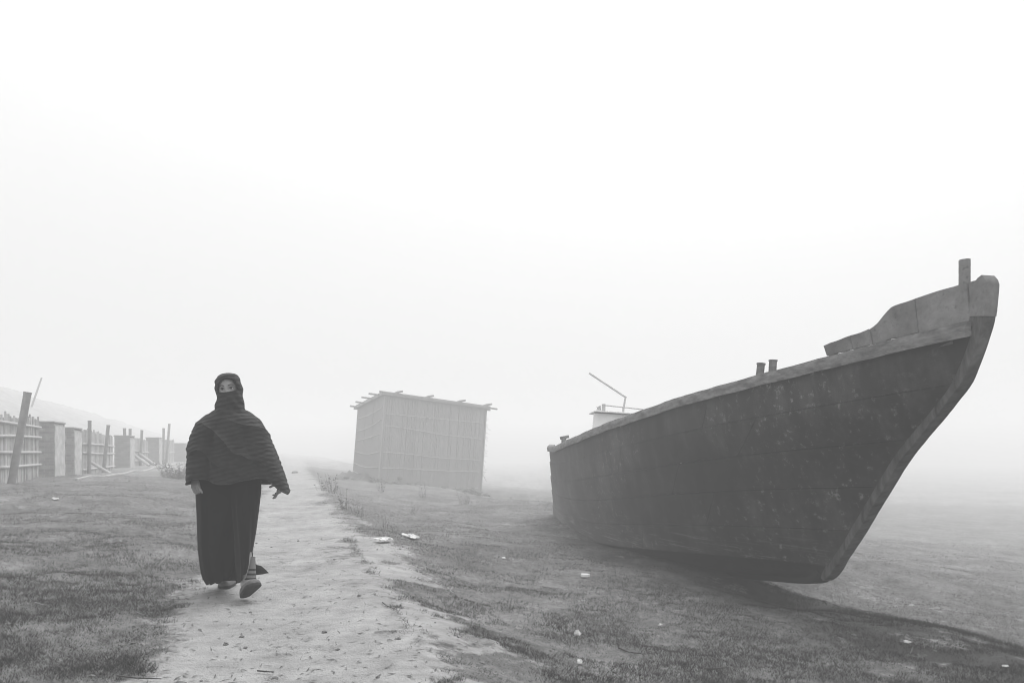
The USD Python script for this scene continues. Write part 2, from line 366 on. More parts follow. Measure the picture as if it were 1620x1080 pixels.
boat = thing('wooden_boat', 'big dark tarred wooden boat stranded on the grass, high pale bow', 'boat')
def side_pt(q, w, port):
    """q along (0 stern, 1 stem), w up (0 chine, 1 sheer)."""
    q, w = np.broadcast_arrays(np.asarray(q, float), w)
    z1 = zc1 + (zs1 - zc1) * w
    S = stem_s(z1) - (.065 - .03 * sstep(.55, 1, w))
    lat = chine_half(q * 9.2) * (1 - w) + half(q * 11.25) * w + .07 * np.sin(np.pi * w) * np.sin(np.pi * np.clip(q, 0, 1)) ** .7
    z = CHINE(q * 9.2) * (1 - w) + SHEER(q * 11.25) * w
    r = B(q * S, port * lat, z)
    return r
def bottom_pt(q, w, port):
    """w from 0 at the keel to 1 at the chine."""
    q, w = np.broadcast_arrays(np.asarray(q, float), w)
    lat = .07 * (1 - w) + chine_half(q * 9.2) * w
    s = q * ((9.2 - .02) * (1 - w) + (float(stem_s(zc1)) - .10) * w)
    z = KEEL(np.minimum(s, 9.25)) * (1 - w) + CHINE(q * 9.2) * w - .10 * np.sin(np.pi * w) * (1 - .5 * q)
    return B(s, port * lat, z)
levels = [0, .19, .40, .60, .80, 1.0]
butts = [[.33, .70], [.22, .52, .82], [.40, .75], [.28, .60, .85], [.45, .78]]
fold = [.0, .004, -.002, .005, .001]
for port in (1, -1):
    for k in range(5):
        cuts = [0] + [c + .01 * math.sin(9 * c + k) for c in butts[k]] + [1]
        for a, b in zip(cuts[:-1], cuts[1:]):
            n = max(6, int((b - a) * 70))
            q = np.linspace(a + (.0003 if a else 0), b - (.0003 if b < 1 else 0), n)[:, None]
            w = np.linspace(levels[k] + (.0012 if k else 0), levels[k + 1] - .0012, 7)[None]
            G = side_pt(q, w, port)
            du, dv = np.gradient(G, axis=0), np.gradient(G, axis=1)
            N = np.cross(du, dv); N /= np.linalg.norm(N, axis=-1, keepdims=True)
            out = np.array([BN[0] * port, BN[1] * port, 0]); N *= np.sign((N @ out).mean())
            lap = .015 * (w - levels[k]) / (levels[k + 1] - levels[k]) * np.ones_like(q)     # each strake's upper edge stands a little proud
            wav = (meshkit.fbm(G * 1.3, 3, k + 31) - .5) * .018
            G = G + N * ((lap + wav) * sstep(1.0, .96, q))[..., None]
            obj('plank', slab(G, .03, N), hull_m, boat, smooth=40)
    for k, (w0, w1) in enumerate([(0, .5), (.5, 1)]):
        G = bottom_pt(np.linspace(0, 1, 60)[:, None], np.linspace(w0 + .002, w1 - .002, 8)[None], port)
        N = np.cross(np.gradient(G, axis=0), np.gradient(G, axis=1)); N /= np.linalg.norm(N, axis=-1, keepdims=True) + 1e-9
        N *= np.sign((N[..., 2]).mean()) * -1
        obj('bottom_plank', slab(G, .03, N), bottom_m, boat, smooth=40)
# keel and stem timber
def sweep(profile_pts, cs, half_w, depth, jitter=0.0, seed=0):
    """A timber on the centreline: cs = list of (s, z); depth is measured against the outward normal of the curve."""
    c = np.array(cs); d = np.gradient(c, axis=0); d /= np.linalg.norm(d, axis=1, keepdims=True)
    nrm = np.stack([d[:, 1], -d[:, 0]], 1)
    rows = []
    ring = [(-1, 1), (-1, .12), (-.8, 0), (.8, 0), (1, .12), (1, 1)]
    for k in range(len(c)):
        j = (meshkit.fbm(np.array([[c[k, 0] * 5, c[k, 1] * 5, m * 3.3] for m in range(len(ring))]), 3, seed) - .5) * jitter
        rows.append([B(c[k, 0] - nrm[k, 0] * (dp * depth + j[m]), lw * half_w * (1 + j[m] * 2), c[k, 1] - nrm[k, 1] * (dp * depth + j[m])) for m, (lw, dp) in enumerate(ring)])
    G = np.array(rows); n, m = G.shape[:2]
    v, q = grid_mesh(G, close_u=True)
    f = np.vstack([q[:, [0, 1, 2]], q[:, [0, 2, 3]]])
    capf = [[0, k + 1, k] for k in range(1, m - 1)] + [[(n - 1) * m, (n - 1) * m + k, (n - 1) * m + k + 1] for k in range(1, m - 1)]
    t = trimesh.Trimesh(v, np.vstack([f, capf]), process=False); t.fix_normals(); return t
zst = np.linspace(-.26, 2.33, 70)
obj('stem_post', sweep(None, [(float(stem_s(z)) , z) for z in zst if z < 2.04], .062, .20, .03, 3), stem_m, boat, smooth=35)
obj('stem_head', sweep(None, [(float(stem_s(z)) + .006 - .05 * max(0, (z - 2.24) / .09) ** 2, z) for z in zst if z > 2.0], .066, .205, .012, 8), bulwark_m, boat, smooth=35)
kc = [(s, float(KEEL(s)) - .07) for s in np.linspace(.3, 8.9, 50)] + [(9.08, -.335), (9.20, -.30), (9.28, -.25), (9.32, -.19)]
obj('keel', sweep(None, kc, .09, .16, .01, 4), bottom_m, boat, smooth=35)
# transom
tw = np.linspace(0, 1, 9)
prof = np.concatenate([side_pt(0.0, tw, 1), side_pt(0.0, tw[::-1], -1)])
kb = B(0.0, 0, float(KEEL(0)))
ctr = B(0.0, 0, .2)
obj('transom', trimesh.convex.convex_hull(np.vstack([prof, kb[None], prof + [BA[0] * .05, BA[1] * .05, 0], kb[None] + [BA[0] * .05, BA[1] * .05, 0]])), hull_m, boat)
# gunwale (two lengths a side), deck
for port in (1, -1):
    for a, b in ((0, .55), (.55, .996 if port > 0 else .975)):
        q = np.linspace(a + .001, b, 60)
        top = side_pt(q, 1.0, port); o = np.array([BN[0] * port, BN[1] * port, 0]); up = np.array([0, 0, 1.0])
        j = (meshkit.fbm(top * 3, 3, 44) - .5)[:, None] * .03
        ring = [o * .045 - up * .08, o * .055 - up * .02, o * .03 + up * .035, -o * .10 + up * .03, -o * .10 - up * .05]
        G = np.stack([top + r + up * j + o * j * .5 for r in ring], 1)
        v, qd = grid_mesh(G, close_u=True)
        f = np.vstack([qd[:, [0, 1, 2]], qd[:, [0, 2, 3]]]); m = len(ring); n = len(q)
        capf = [[0, k, k + 1] for k in range(1, m - 1)] + [[(n - 1) * m, (n - 1) * m + k + 1, (n - 1) * m + k] for k in range(1, m - 1)]
        t = trimesh.Trimesh(v, np.vstack([f, capf]), process=False); t.fix_normals()
        obj('gunwale', t, rail_m, boat, smooth=35)
q = np.linspace(0.005, .985, 60)
for k in range(10):
    a, b = -1 + .2 * k + .004, -1 + .2 * (k + 1) - .004
    L = side_pt(q, 1.0, 1); R = side_pt(q, 1.0, -1)
    c, h = (L + R) / 2, (L - R) / 2
    G = np.stack([c + h * (a * .955) - [0, 0, .07], c + h * (b * .955) - [0, 0, .07]], 1)
    obj('deck_plank', slab(G, .03, np.tile(np.array([0, 0, 1.0]), (*G.shape[:2], 1))), deck_m, boat)
# bulwark boards at the bow
bul_px = PCH([1285, 1304, 1315, 1335, 1378, 1390, 1400, 1414, 1440, 1480, 1530, 1575, 1640], [551, 547, 542, 535, 520, 511, 499, 485, 476, 463, 447, 435, 418])
qs = np.linspace(.80, 1.0, 400); tp = side_pt(qs, 1.0, 1); us = 810 + tp[:, 0] / tp[:, 1] * FOC
heights = EYE - (bul_px(us) - HOR) / FOC * tp[:, 1] - tp[:, 2]
q_of_u = lambda u: float(np.interp(u, us, qs))
cuts = [1304, 1347, 1378, 1450, 1533, 1640]
for port in (1, -1):
    for k in range(5):
        a, b = q_of_u(cuts[k]), q_of_u(cuts[k + 1])
        if port < 0 and k < 3: continue
        if a > .998: continue
        q = np.linspace(a + .0004, b - .0004, 24)
        t0 = side_pt(q, 1.0, port); hgt = np.interp(q, qs, heights) + .012 * (meshkit.noise(t0 * 8, 5) - .5)
        gap = .045 + .018 * (meshkit.noise(t0 * 22, 6)) * (k < 3)
        fr = np.linspace(0, 1, 6)[None, :, None]
        o = np.array([BN[0] * port, BN[1] * port, 0])
        flare = o * .012
        lo = t0 + np.stack([0 * q, 0 * q, gap], -1) - o * .02; hi = t0 + np.stack([0 * q, 0 * q, np.maximum(hgt, .08)], -1) + flare
        G = lo[:, None] * (1 - fr) + hi[:, None] * fr
        if k in (1, 3): G = G + o * .006
        N = np.broadcast_to(o, G.shape)
        obj('bulwark_board', slab(G, .028, N), bulwark_m, boat, smooth=40)
# bow post (samson post), bollards, stern pieces
pt = B(10.86, .06, 0); zt = EYE + (HOR - 411) / FOC * pt[1]
post = trimesh.creation.cylinder(.041, 1.0, sections=8); post.apply_translation([0, 0, .5]); post.vertices[:, 2] *= zt - float(SHEER(10.7)) + .05
post.apply_translation([(1526 - 810) / FOC * pt[1], pt[1], float(SHEER(10.7)) - .05])
obj('bow_post', post, bulwark_m, boat)
q0 = side_pt(q_of_u(1205) if us[0] < 1205 else .84, 1.0, 1)
yb = 7.15
for u, v, uu, vv in ((1200, 604, 1204, 576), (1221, 598, 1223, 571)):
    a, b = P(u, v + 6, yb), P(uu, vv, yb)
    t = cat([tube([a, b], [.040, .040], 12), tube([b - (b - a) * .02, b + (b - a) * .05], [.046, .046], 12)])
    obj('bollard', t, rail_m, boat, smooth=40)
obj('bollard_block', box_between(P(1184, 604, yb + .1), P(1228, 595, yb - .1), .12, .06), rail_m, boat)
obj('stern_cleat', cat([tube([P(892, 704, 13.6), P(892, 690, 13.6)], .05, 8), tube([P(886, 693, 13.6), P(900, 690, 13.6)], .03, 8)]), rail_m, boat)
yc = 15.3
cab = trimesh.convex.convex_hull(np.vstack([P(u, v, y) for u, v, y in ((935, 700, yc), (939, 653, yc), (1030, 658, yc), (1034, 700, yc), (939, 653, yc + 1.0), (935, 700, yc + 1.0), (1025, 658, yc + 1.0), (1030, 700, yc + 1.0))]))
cabin = obj('cabin', cab, cabin_m, boat)
obj('cabin_roof', box_between(P(936, 652, yc + .5), P(1026, 658, yc + .5), 1.2, .03), cabin_m, boat)
obj('mast', tube([P(985, 657, yc), P(989.5, 628, yc)], .022, 8), metal_m, boat)
obj('boom', tube([P(991, 629, yc), P(932, 590, yc)], .022, 8), metal_m, boat)
obj('handrail', cat([tube([P(957, 641, yc), P(1050, 651, yc - 1)], .014, 6), tube([P(985.5, 656, yc), P(985.5, 643, yc)], .02, 6)]), metal_m, boat)
w = [trimesh.creation.box([.07, .1, .20])]; w[0].apply_translation(P(955, 646, yc))
w += [tube([P(949, 652, yc), P(948, 642, yc), P(945, 645, yc)], .035, 8), tube([P(943, 651, yc), P(946, 645, yc)], .015, 6)]
obj('winch', cat(w), metal_m, boat)

# ---------------------------------------------------------------- the reed hut
reed_m = grey('reed_wall', .21, .28, scale=5, bump=.4, stretch=(14, 14, .5))
strip_m = grey('split_bamboo', .34, .44, scale=6)
thatch_m = grey('roof_thatch', .16, .28, scale=9)
pole_m = grey('old_pole', .13, .22, scale=8)
HS = 1.32
O = P(598, 770, 33.0); O[2] = -.74
fx = np.array([.838, .545, 0]); fy = np.array([-.545, .838, 0])       # along the front, towards the back
Lf, Ld, Hf, Hb = 4.35, 2.7, 3.42, 3.02       # in units of HS metres
lean = np.array([.075 * fx[0], .075 * fx[1], 1.0])
tilt = -.085                                                          # the whole hut sags to one end
def HP(a, b, z): return O + HS * (fx * a + fy * b + lean * z + np.array([0, 0, tilt * a]))
hut = thing('reed_hut', 'leaning reed-walled hut with flat roof, far off in the fog', 'hut')
def reeds(A, Bv, h0, h1, zlo, seed, n):
    r = np.random.default_rng(seed); ms = []
    for k in range(n):
        f = (k + .5) / n
        a = A + (Bv - A) * f
        h = h0 + (h1 - h0) * f
        j = r.normal(0, .012, 2)
        lo = HP(a[0], a[1], zlo + r.normal(0, .03)); hi = HP(a[0] + j[0], a[1] + j[1] , h - r.random() * .05 + .05 * (r.random() < .06))
        ms.append(tube([lo, (lo + hi) / 2 + r.normal(0, .008, 3), hi], HS * (.020 + .008 * r.random()), 5))
    return cat(ms)
core = trimesh.convex.convex_hull(np.array([HP(a, b, z) for a in (.03, Lf - .03) for b, h in ((.03, Hf), (Ld - .03, Hb)) for z in (-1.2, h - .05)]))
obj('wall', core, reed_m, hut)
for (A, Bv, h0, h1, n, sd) in (((0, 0), (Lf, 0), Hf, Hf, 120, 1), ((0, 0), (0, Ld), Hf, Hb, 76, 2), ((Lf, 0), (Lf, Ld), Hf, Hb, 60, 3), ((0, Ld), (Lf, Ld), Hb, Hb, 90, 4)):
    obj('reed_cladding', reeds(np.array(A, float), np.array(Bv, float), h0, h1, -1.1, sd, n), reed_m, hut, smooth=60, kind='stuff')
def strip(pts, r=.016): obj('binding_strip', tube(pts, r * HS, 6), strip_m, hut)
for z0, z1, bow in ((2.72, 2.82, 0), (2.28, 2.14, .02), (1.30, 1.30, .02), (.72, .86, .01), (.02, .22, .0)):
    strip([HP(a, -.035, z0 + (z1 - z0) * a / Lf + bow * math.sin(a * 2)) for a in np.linspace(.08, Lf - .15, 12)])
for z0, z1, bow in ((2.95, 2.60, -.06), (2.52, 2.12, -.10), (1.98, 1.72, -.02), (1.32, 1.36, -.12), (.75, .88, -.10), (.14, .55, .0)):
    strip([HP(-.035, b, z0 + (z1 - z0) * b / Ld + bow * math.sin(math.pi * b / Ld)) for b in np.linspace(.05, Ld - .1, 9)])
for a in (.0, Lf):
    obj('corner_pole', tube([HP(a, -.03, -1.1), HP(a, -.03, Hf - .05)], .04, 7), reed_m, hut)
roof = np.array([HP(a, b, z + dz) for a in (-.12, Lf + .12) for b, z in ((-.14, Hf), (Ld + .14, Hb)) for dz in (-.02, .10)])
obj('roof', trimesh.convex.convex_hull(roof), thatch_m, hut)
obj('eave_beam', tube([HP(-.25, -.12, Hf + .07), HP(Lf + .45, -.12, Hf + .02)], .05, 7), pole_m, hut)
for b in (.25, .9, 1.7, 2.45):
    z = Hf + (Hb - Hf) * b / Ld
    obj('roof_beam', tube([HP(-.42 - .12 * math.sin(b * 9), b, z + .02), HP(Lf + .35, b, z + .02)], .045, 7), pole_m, hut)
for a in (.45, 1.72, 3.1, 4.3):
    obj('rafter', tube([HP(a + .1, -.34, Hf + .16), HP(a, -.1, Hf + .13), HP(a - .02, Ld + .2, Hb + .12)], [.05, .06, .05], 7), pole_m, hut)
r = np.random.default_rng(12)
for k in range(9):
    a, z = 1.45 + r.random() * .85, 2.42 + r.random() * .28
    obj('chip', tube([HP(a, -.05, z), HP(a + r.normal(0, .03), -.05, z + .06 + .08 * r.random())], .016, 5), strip_m, hut)  # pale slivers standing in for light showing through chinks in the wall
ms = []
for k in range(130):                                       # loose reeds at the far edge
    z = r.random() * 3.0; p = HP(Lf + .02, r.random() * .3, z)
    ms.append(tube([p, p + [.05 + .24 * r.random() ** 2, 0, r.normal(-.08, .16)]], .008, 3))
obj('loose_reeds', cat(ms), reed_m, hut, kind='stuff')

# ---------------------------------------------------------------- fence and brick pillars
bamboo_m = mat('bamboo_stake', {'o': ('object_info', {}), 'g': ('geometry', {}), 'n': ('noise_texture', {'scale': 9.0, 'detail': 4.0}),
    'ad': ('mix_float', {'fac': .5}), 'r': ('rgb_ramp', {'ramp': [(0.25, mono(.16)), (0.75, mono(.42))]}), 'p': ('principled_bsdf', {'roughness': .7})},
    [('g.position', 'n.vector'), ('o.random', 'ad.a'), ('n.fac', 'ad.b'), ('ad.result', 'r.fac'), ('r.color', 'p.base_color')], surface='p.BSDF')
rail2_m = grey('bamboo_rail', .24, .36, scale=9)
brick_ms = [grey(f'old_brick_{w}', lo, hi, scale=12, bump=.6) for w, lo, hi in (('dark', .14, .20), ('mid', .17, .24), ('pale', .20, .28))]
plaster_m = grey('flaking_plaster', .20, .40, scale=5, bump=.5)
mortar_m = grey('old_mortar', .22, .32, scale=20)
def FP(y, off=0.0): return np.array([FY(y), y, 0]) + fout * off     # a point on the fence line
def fence(y0, y1, h0, h1, rails, label, step=.058):
    y0, y1, h0, h1, step = y0 * FS, y1 * FS, h0 * FS, h1 * FS, step * FS
    t = thing('bamboo_fence', label, 'fence', group='bamboo fence panels between the brick pillars')
    L = (y1 - y0) * math.hypot(.367, 1); n = int(L / step); r = np.random.default_rng(int(y0 * 10))
    for k in range(n):
        f = (k + .5) / n; p = FP(y0 + (y1 - y0) * f, r.normal(0, .008)); z = gz(p[0], p[1])
        h = h0 + (h1 - h0) * f + r.normal(0, .035)
        d = fdir * r.normal(0, .018) + fout * r.normal(0, .01)
        obj('stake', tube([p + [0, 0, z - .1], p + d + [0, 0, z + h]], [.025 + .006 * r.random(), .021], 6), bamboo_m, t, smooth=60)
    for h in rails:
        a, b = FP(y0 - .05, .045), FP(y1 + .05, .045)
        za, zb = gz(a[0], a[1]) + h * h0, gz(b[0], b[1]) + h * h1
        za += r.normal(0, .03); zb += r.normal(0, .03); m_ = (a + b) / 2 + [0, 0, (za + zb) / 2 + r.normal(0, .035)]
        obj('rail', tube([a + [0, 0, za], m_, b + [0, 0, zb]], [.038, .036, .031], 7), rail2_m, t, smooth=60)
    return t
def post(t, u0, v0, u1, v1, off, r, name='post'):
    """A pole whose foot and head the photograph shows at (u0, v0) and (u1, v1), standing at the fence line."""
    y = (-4.7 * FS + off * 1.065) / ((u0 - 810) / FOC + .367); r = r * FS
    a = P(u0, v0, y); a[2] = gz(a[0], a[1]) - .15
    b = P(u1, v1, y)
    obj(name, tube([a, (a + b) / 2, b - (b - a) * .03, b], [r, r * .95, r * .95, r * 1.05], 9), pole_m, t, smooth=50)
f1 = fence(11.0, 14.35, 1.28, 1.24, (.84, .64, .45, .2), 'nearest bamboo stake fence panel with thick leaning pole')
post(f1, 16, 766, 44, 620, .18, .066)
f2 = fence(17.8, 21.6, 1.17, 1.08, (.66, .46, .12), 'bamboo fence panel with two upright poles and a diagonal brace')
post(f2, 141, 745, 142, 665, .12, .046); post(f2, 163, 745, 171.5, 672, .12, .05)
def brace(t, u0, v0, u1, v1, y, r):
    y, r = y * FS, r * FS; a, b = P(u0, v0, y), P(u1, v1, y - .7)
    b[2] = min(b[2], gz(b[0], b[1]) + .12)
    obj('brace', tube([a, b], r, 8), rail2_m, t, smooth=60)
brace(f2, 124, 719, 176, 750, 18.8, .042)
f3 = fence(24.8, 28.2, 1.05, 1.0, (.5, .2), 'bamboo fence panel with three thin poles and two braces')
post(f3, 198, 725, 197, 677, .1, .05); post(f3, 206, 740, 206, 678, .1, .05); post(f3, 222, 722, 224.5, 680, .1, .05)
brace(f3, 205, 714, 236, 736, 25.3, .05); brace(f3, 215, 714, 245, 735, 26, .055)
f4 = fence(31.2, 36.5, 1.1, 1.15, (.5,), 'faintest, farthest bamboo fence panel, deep in the fog', .075)
post(f4, 258, 735, 259, 677, .1, .06); post(f4, 263, 735, 268, 670, .1, .06)

def pillar(yc, width, depth, h, label, fine, wob=0.0):
    yc, width, depth, h = yc * FS, width * FS, depth * FS, h * FS
    c = FP(yc, .05); z = gz(c[0], c[1])
    t = thing('brick_pillar', label, 'pillar', group='brick pillars along the fence')
    r = np.random.default_rng(int(yc * 100))
    def place(m, a, b, zz):
        T = np.eye(4); T[:3, 0] = fdir; T[:3, 1] = fout; T[:3, 3] = c + fdir * a + fout * b + np.array([0, 0, z + zz]); m.apply_transform(T); return m
    core = trimesh.creation.box([depth - .03, width - .03, h + .3]); obj('mortar_core', place(core, 0, 0, h / 2 - .16), mortar_m, t)
    ch = .074; rows = int(round(h / ch)); ms = {0: [], 1: [], 2: []}
    for k in range(rows):
        zz = (k + .5) * ch; sh = .12 * (k % 2)
        for side in (-1, 1):                                          # ends: the faces across the fence line
            x = -width / 2
            while x < width / 2 - .03:
                L = min(.235 - (sh if x == -width / 2 else 0), width / 2 - x)
                b = trimesh.creation.box([.06, L - .012, ch - .012]); place(b, side * (depth / 2 - .028) + r.normal(0, .004), x + L / 2, zz)
                ms[r.integers(3)].append(b); x += L
        for side in (-1,):
            x = -depth / 2 + .065
            while x < depth / 2 - .1:
                L = min(.235 - (.12 - sh if x < -depth / 2 + .07 else 0), depth / 2 - .065 - x)
                b = trimesh.creation.box([L - .012, .06, ch - .012]); place(b, x + L / 2, side * (width / 2 - .028) + r.normal(0, .003), zz)
                ms[r.integers(3)].append(b); x += L
    for k, l in ms.items():
        if fine:
            for b in l: obj('brick', b, brick_ms[k], t)
        elif l: obj('brick_courses', cat(l), brick_ms[k], t, kind='stuff')
    # flaking render on the face towards the path
    a = np.linspace(-depth / 2 + .03, depth / 2 - .01, 14)[:, None]; zz = np.linspace(.0, h - .02, 22)[None]
    G = c + fdir * a[..., None] + fout * (width / 2 + .012) + np.array([0, 0, 1.0]) * (z + zz[..., None] - .05)
    G = G + fout * ((meshkit.fbm(G * 5, 3, 9) - .5) * .03)[..., None]
    obj('plaster_face', slab(G, .03, np.broadcast_to(fout, G.shape)), plaster_m, t, smooth=40)
    cap = rounded_box(depth + .04, width + .04, .05, .012); obj('cap_course', place(cap, 0, 0, rows * ch + .02), brick_ms[1], t)
pillar(15.0, .37, .85, 1.17, 'tallest brick pillar beside the nearest fence panel', True)
pillar(16.75, .25, .72, 1.15, 'narrower brick pillar just behind the tallest one', True)
pillar(23.2, .46, .9, 1.02, 'low wide brick pillar with pale flat top midway along the fence', False)
pillar(29.6, .5, 1.0, 1.12, 'dim brick pillar before the farthest fence panel', False)
pillar(38.5, .8, 1.0, 1.05, 'faint brick pillar just past the farthest fence panel', False)
pillar(43.0, .6, 1.0, 1.05, 'last brick pillar, almost lost in the fog beside the woman', False)
kerb_m = grey('kerb_mortar', .24, .36, scale=8)
# kerb strip and the leaning pole on the embankment
kp = [FS * np.array([-8.75 - .337 * (y - 13.8), y]) for y in np.linspace(13.6, 40, 100)]
for k in range(0, 95, 4):
    pts = [np.array([*kp[k + j], gz(*kp[k + j]) + .02]) for j in (0, 2, 4)]
    if k == 0: kerb = thing('kerb', 'thin pale kerb line running along the foot of the fence', 'kerb')
    obj('kerb_length', box_between(pts[0], pts[2] - (pts[2] - pts[0]) * .02, .06, .05), kerb_m, kerb)
hp = P(56, 626, 46); 
tp_ = P(66, 597, 46)
obj('leaning_pole', tube([hp - (tp_ - hp) * .6, hp, tp_], [.06, .06, .05], 8), pole_m, label='thin leaning pole on the crest of the foggy embankment', category='pole')

# ---------------------------------------------------------------- the woman
WX, WY = (365 - 810) / FOC * 5.07, 5.07
K = 230.0
VH = math.hypot(WX, WY); EYV = np.array([WX, WY]) / VH; EXV = np.array([EYV[1], -EYV[0]])      # she faces the camera: her axes in plan
def LX(u, y=0.0):
    r = (np.asarray(u, float) - 810) / FOC
    return (r * (WY + EYV[1] * y) - WX - EYV[0] * y) / (EXV[0] - EXV[1] * r)
def LZ(u, v, y=0.0):
    return EYE - (np.asarray(v, float) - HOR) / FOC * (WY + EXV[1] * LX(u, y) + EYV[1] * y)
def L(u, v, y=0.0):
    """Her local point at photograph column u, row v, y metres behind her own plane."""
    return np.array([LX(u, y), y, LZ(u, v, y)])
def LG(u, v):
    """Her local point on the trodden ground (z = 0) at column u, row v."""
    Y = FOC * EYE / (v - HOR); X = (u - 810) / FOC * Y; d = np.array([X - WX, Y - WY])
    return np.array([d @ EXV, d @ EYV, 0.0])
woman = thing('person', 'veiled woman in dark shawl and long black dress walking up the path', 'person', (WX, WY, 0))
UsdGeom.Xformable(woman).AddRotateZOp().Set(math.degrees(math.atan2(EXV[1], EXV[0])))
skin_m = mat('skin', {'g': ('geometry', {}), 'n': ('noise_texture', {'scale': 30.0, 'detail': 3.0}), 'r': ('rgb_ramp', {'ramp': [(.3, mono(.20)), (.7, mono(.26))]}),
    'p': ('principled_bsdf', {'roughness': .55, 'specular_ior_level': .4})}, [('g.position', 'n.vector'), ('n.fac', 'r.fac'), ('r.color', 'p.base_color')], surface='p.BSDF')
def cloth(name, lo, hi, wave=None, bump=.35):
    return mat(name, {'g': ('geometry', {}), 'n': ('noise_texture', {'scale': 16.0, 'detail': 5.0, 'roughness': .7}), 'n2': ('noise_texture', {'scale': 260.0, 'detail': 2.0}),
        'r': ('rgb_ramp', {'ramp': [(.3, mono(lo)), (.7, mono(hi))]}), 'b': ('bump', {'strength': bump, 'distance': .003}),
        'p': ('principled_bsdf', {'roughness': .95, 'specular_ior_level': .1, 'sheen_weight': .04, 'sheen_roughness': .5})},
        [('g.position', 'n.vector'), ('g.position', 'n2.vector'), ('n.fac', 'r.fac'), ('r.color', 'p.base_color'), ('n2.fac', 'b.height'), ('b.normal', 'p.normal')], surface='p.BSDF')
shawl_m = mat('dark_shawl', {'g': ('geometry', {}), 'mp': ('mapping', {'rotation': (0.0, .25, 0.0)}),
    'n': ('noise_texture', {'scale': 16.0, 'detail': 5.0, 'roughness': .7}), 'n2': ('noise_texture', {'scale': 240.0, 'detail': 2.0}),
    'w': ('wave_texture', {'bands_direction': 'z', 'scale': 9.5, 'distortion': 5.0, 'detail': 2.0, 'detail_scale': .8}),
    'h': ('math', {'math_type': 'multiply_add', 'value2': .12}), 'r': ('rgb_ramp', {'ramp': [(.3, mono(.014)), (.7, mono(.032))]}),
    'b': ('bump', {'strength': .75, 'distance': .007}), 'p': ('principled_bsdf', {'roughness': .95, 'specular_ior_level': .1, 'sheen_weight': .05, 'sheen_roughness': .5})},
    [('g.position', 'mp.vector'), ('g.position', 'n.vector'), ('g.position', 'n2.vector'), ('mp.vector', 'w.vector'), ('n2.fac', 'h.value1'), ('w.fac', 'h.value3'),
     ('n.fac', 'r.fac'), ('r.color', 'p.base_color'), ('h.value', 'b.height'), ('b.normal', 'p.normal')], surface='p.BSDF')
dress_m = cloth('black_dress', .004, .007)
veil_m = cloth('charcoal_veil', .016, .026)
under_m = cloth('under_scarf', .05, .08)
hem_m = cloth('hem_thread', .05, .07)
shoe_m = grey('worn_shoe', .07, .13, scale=30, bump=.2)
sole_m = grey('dark_sole', .012, .03, scale=60, bump=.8, bump_scale=160)
cuffl_m = cloth('cuff_pale', .12, .16); cuffd_m = cloth('cuff_dark', .012, .02)
brow_m = cloth('brow_hair', .02, .03); iris_m = grey('iris', .01, .02, rough=.2); eyew_m = grey('eye_white', .4, .45, rough=.3)

# body: one continuous mesh
def finger_chain(base, d, side, n, lengths, radii, curl):
    out = []; p = np.array(base, float); ang = 0
    for l, ra, rb, c in zip(lengths, radii[:-1], radii[1:], curl):
        ang += c
        dd = d * math.cos(ang) + n * math.sin(ang)
        q = p + dd * l; out.append(bone(p, q, ra, rb, 12)); p = q
    return out
def hand(wrist, d, n, curls, thumb_side, spread=.06, scale=1.0):
    """d: along the fingers, n: the palm's facing, thumb on the thumb_side."""
    d = d / np.linalg.norm(d); n = n - d * (n @ d); n /= np.linalg.norm(n); s = np.cross(n, d) * thumb_side
    k = scale; parts = []
    kn = [wrist + d * .088 * k + s * x * k for x in (.030, .010, -.010, -.028)]
    parts.append(mf.Manifold.batch_hull([mf.Manifold.sphere(.017 * k, 12).translate([float(a) for a in wrist + s * x]) for x in (.014, -.014)] +
                 [mf.Manifold.sphere(.0125 * k, 12).translate([float(a) for a in p]) for p in kn]))
    for j, p in enumerate(kn):
        f = [.94, 1.05, .98, .78][j] * k
        parts += finger_chain(p, d + s * (spread * (1.2 - j)), s, n, [.042 * f, .027 * f, .021 * f], [.0098 * k, .009 * k, .0082 * k, .007 * k], curls[j])
    tb = wrist + d * .02 + s * .022
    td = (d * .75 + s * .62 + n * .25)
    td /= np.linalg.norm(td)
    parts += finger_chain(tb, td, s, n, [.042 * k, .032 * k, .026 * k], [.014 * k, .011 * k, .010 * k, .008 * k], [.0, .25, .25])
    return parts
bones = []
pel = np.array([-.02, .02, .86]); chest = np.array([-.02, .03, 1.20]); neckb = np.array([-.015, .03, 1.34]); headb = np.array([-.02, .015, 1.47])
bones += [bone(pel + [-.07, 0, 0], pel + [.07, 0, 0], .12, .12, 20), mf.Manifold.batch_hull([mf.Manifold.sphere(r_, 20).translate([float(a) for a in c]) for c, r_ in ((pel + [-.07, 0, .02], .12), (pel + [.07, 0, .02], .12), (chest + [-.08, 0, 0], .115), (chest + [.08, 0, 0], .115))])]
bones += [mf.Manifold.batch_hull([mf.Manifold.sphere(r_, 20).translate([float(a) for a in c]) for c, r_ in ((chest + [-.08, 0, 0], .11), (chest + [.08, 0, 0], .11), (np.array([-.11, .03, 1.255]), .06), (np.array([.09, .03, 1.255]), .06), (neckb, .055))]), bone(neckb, headb, .055, .055, 16)]
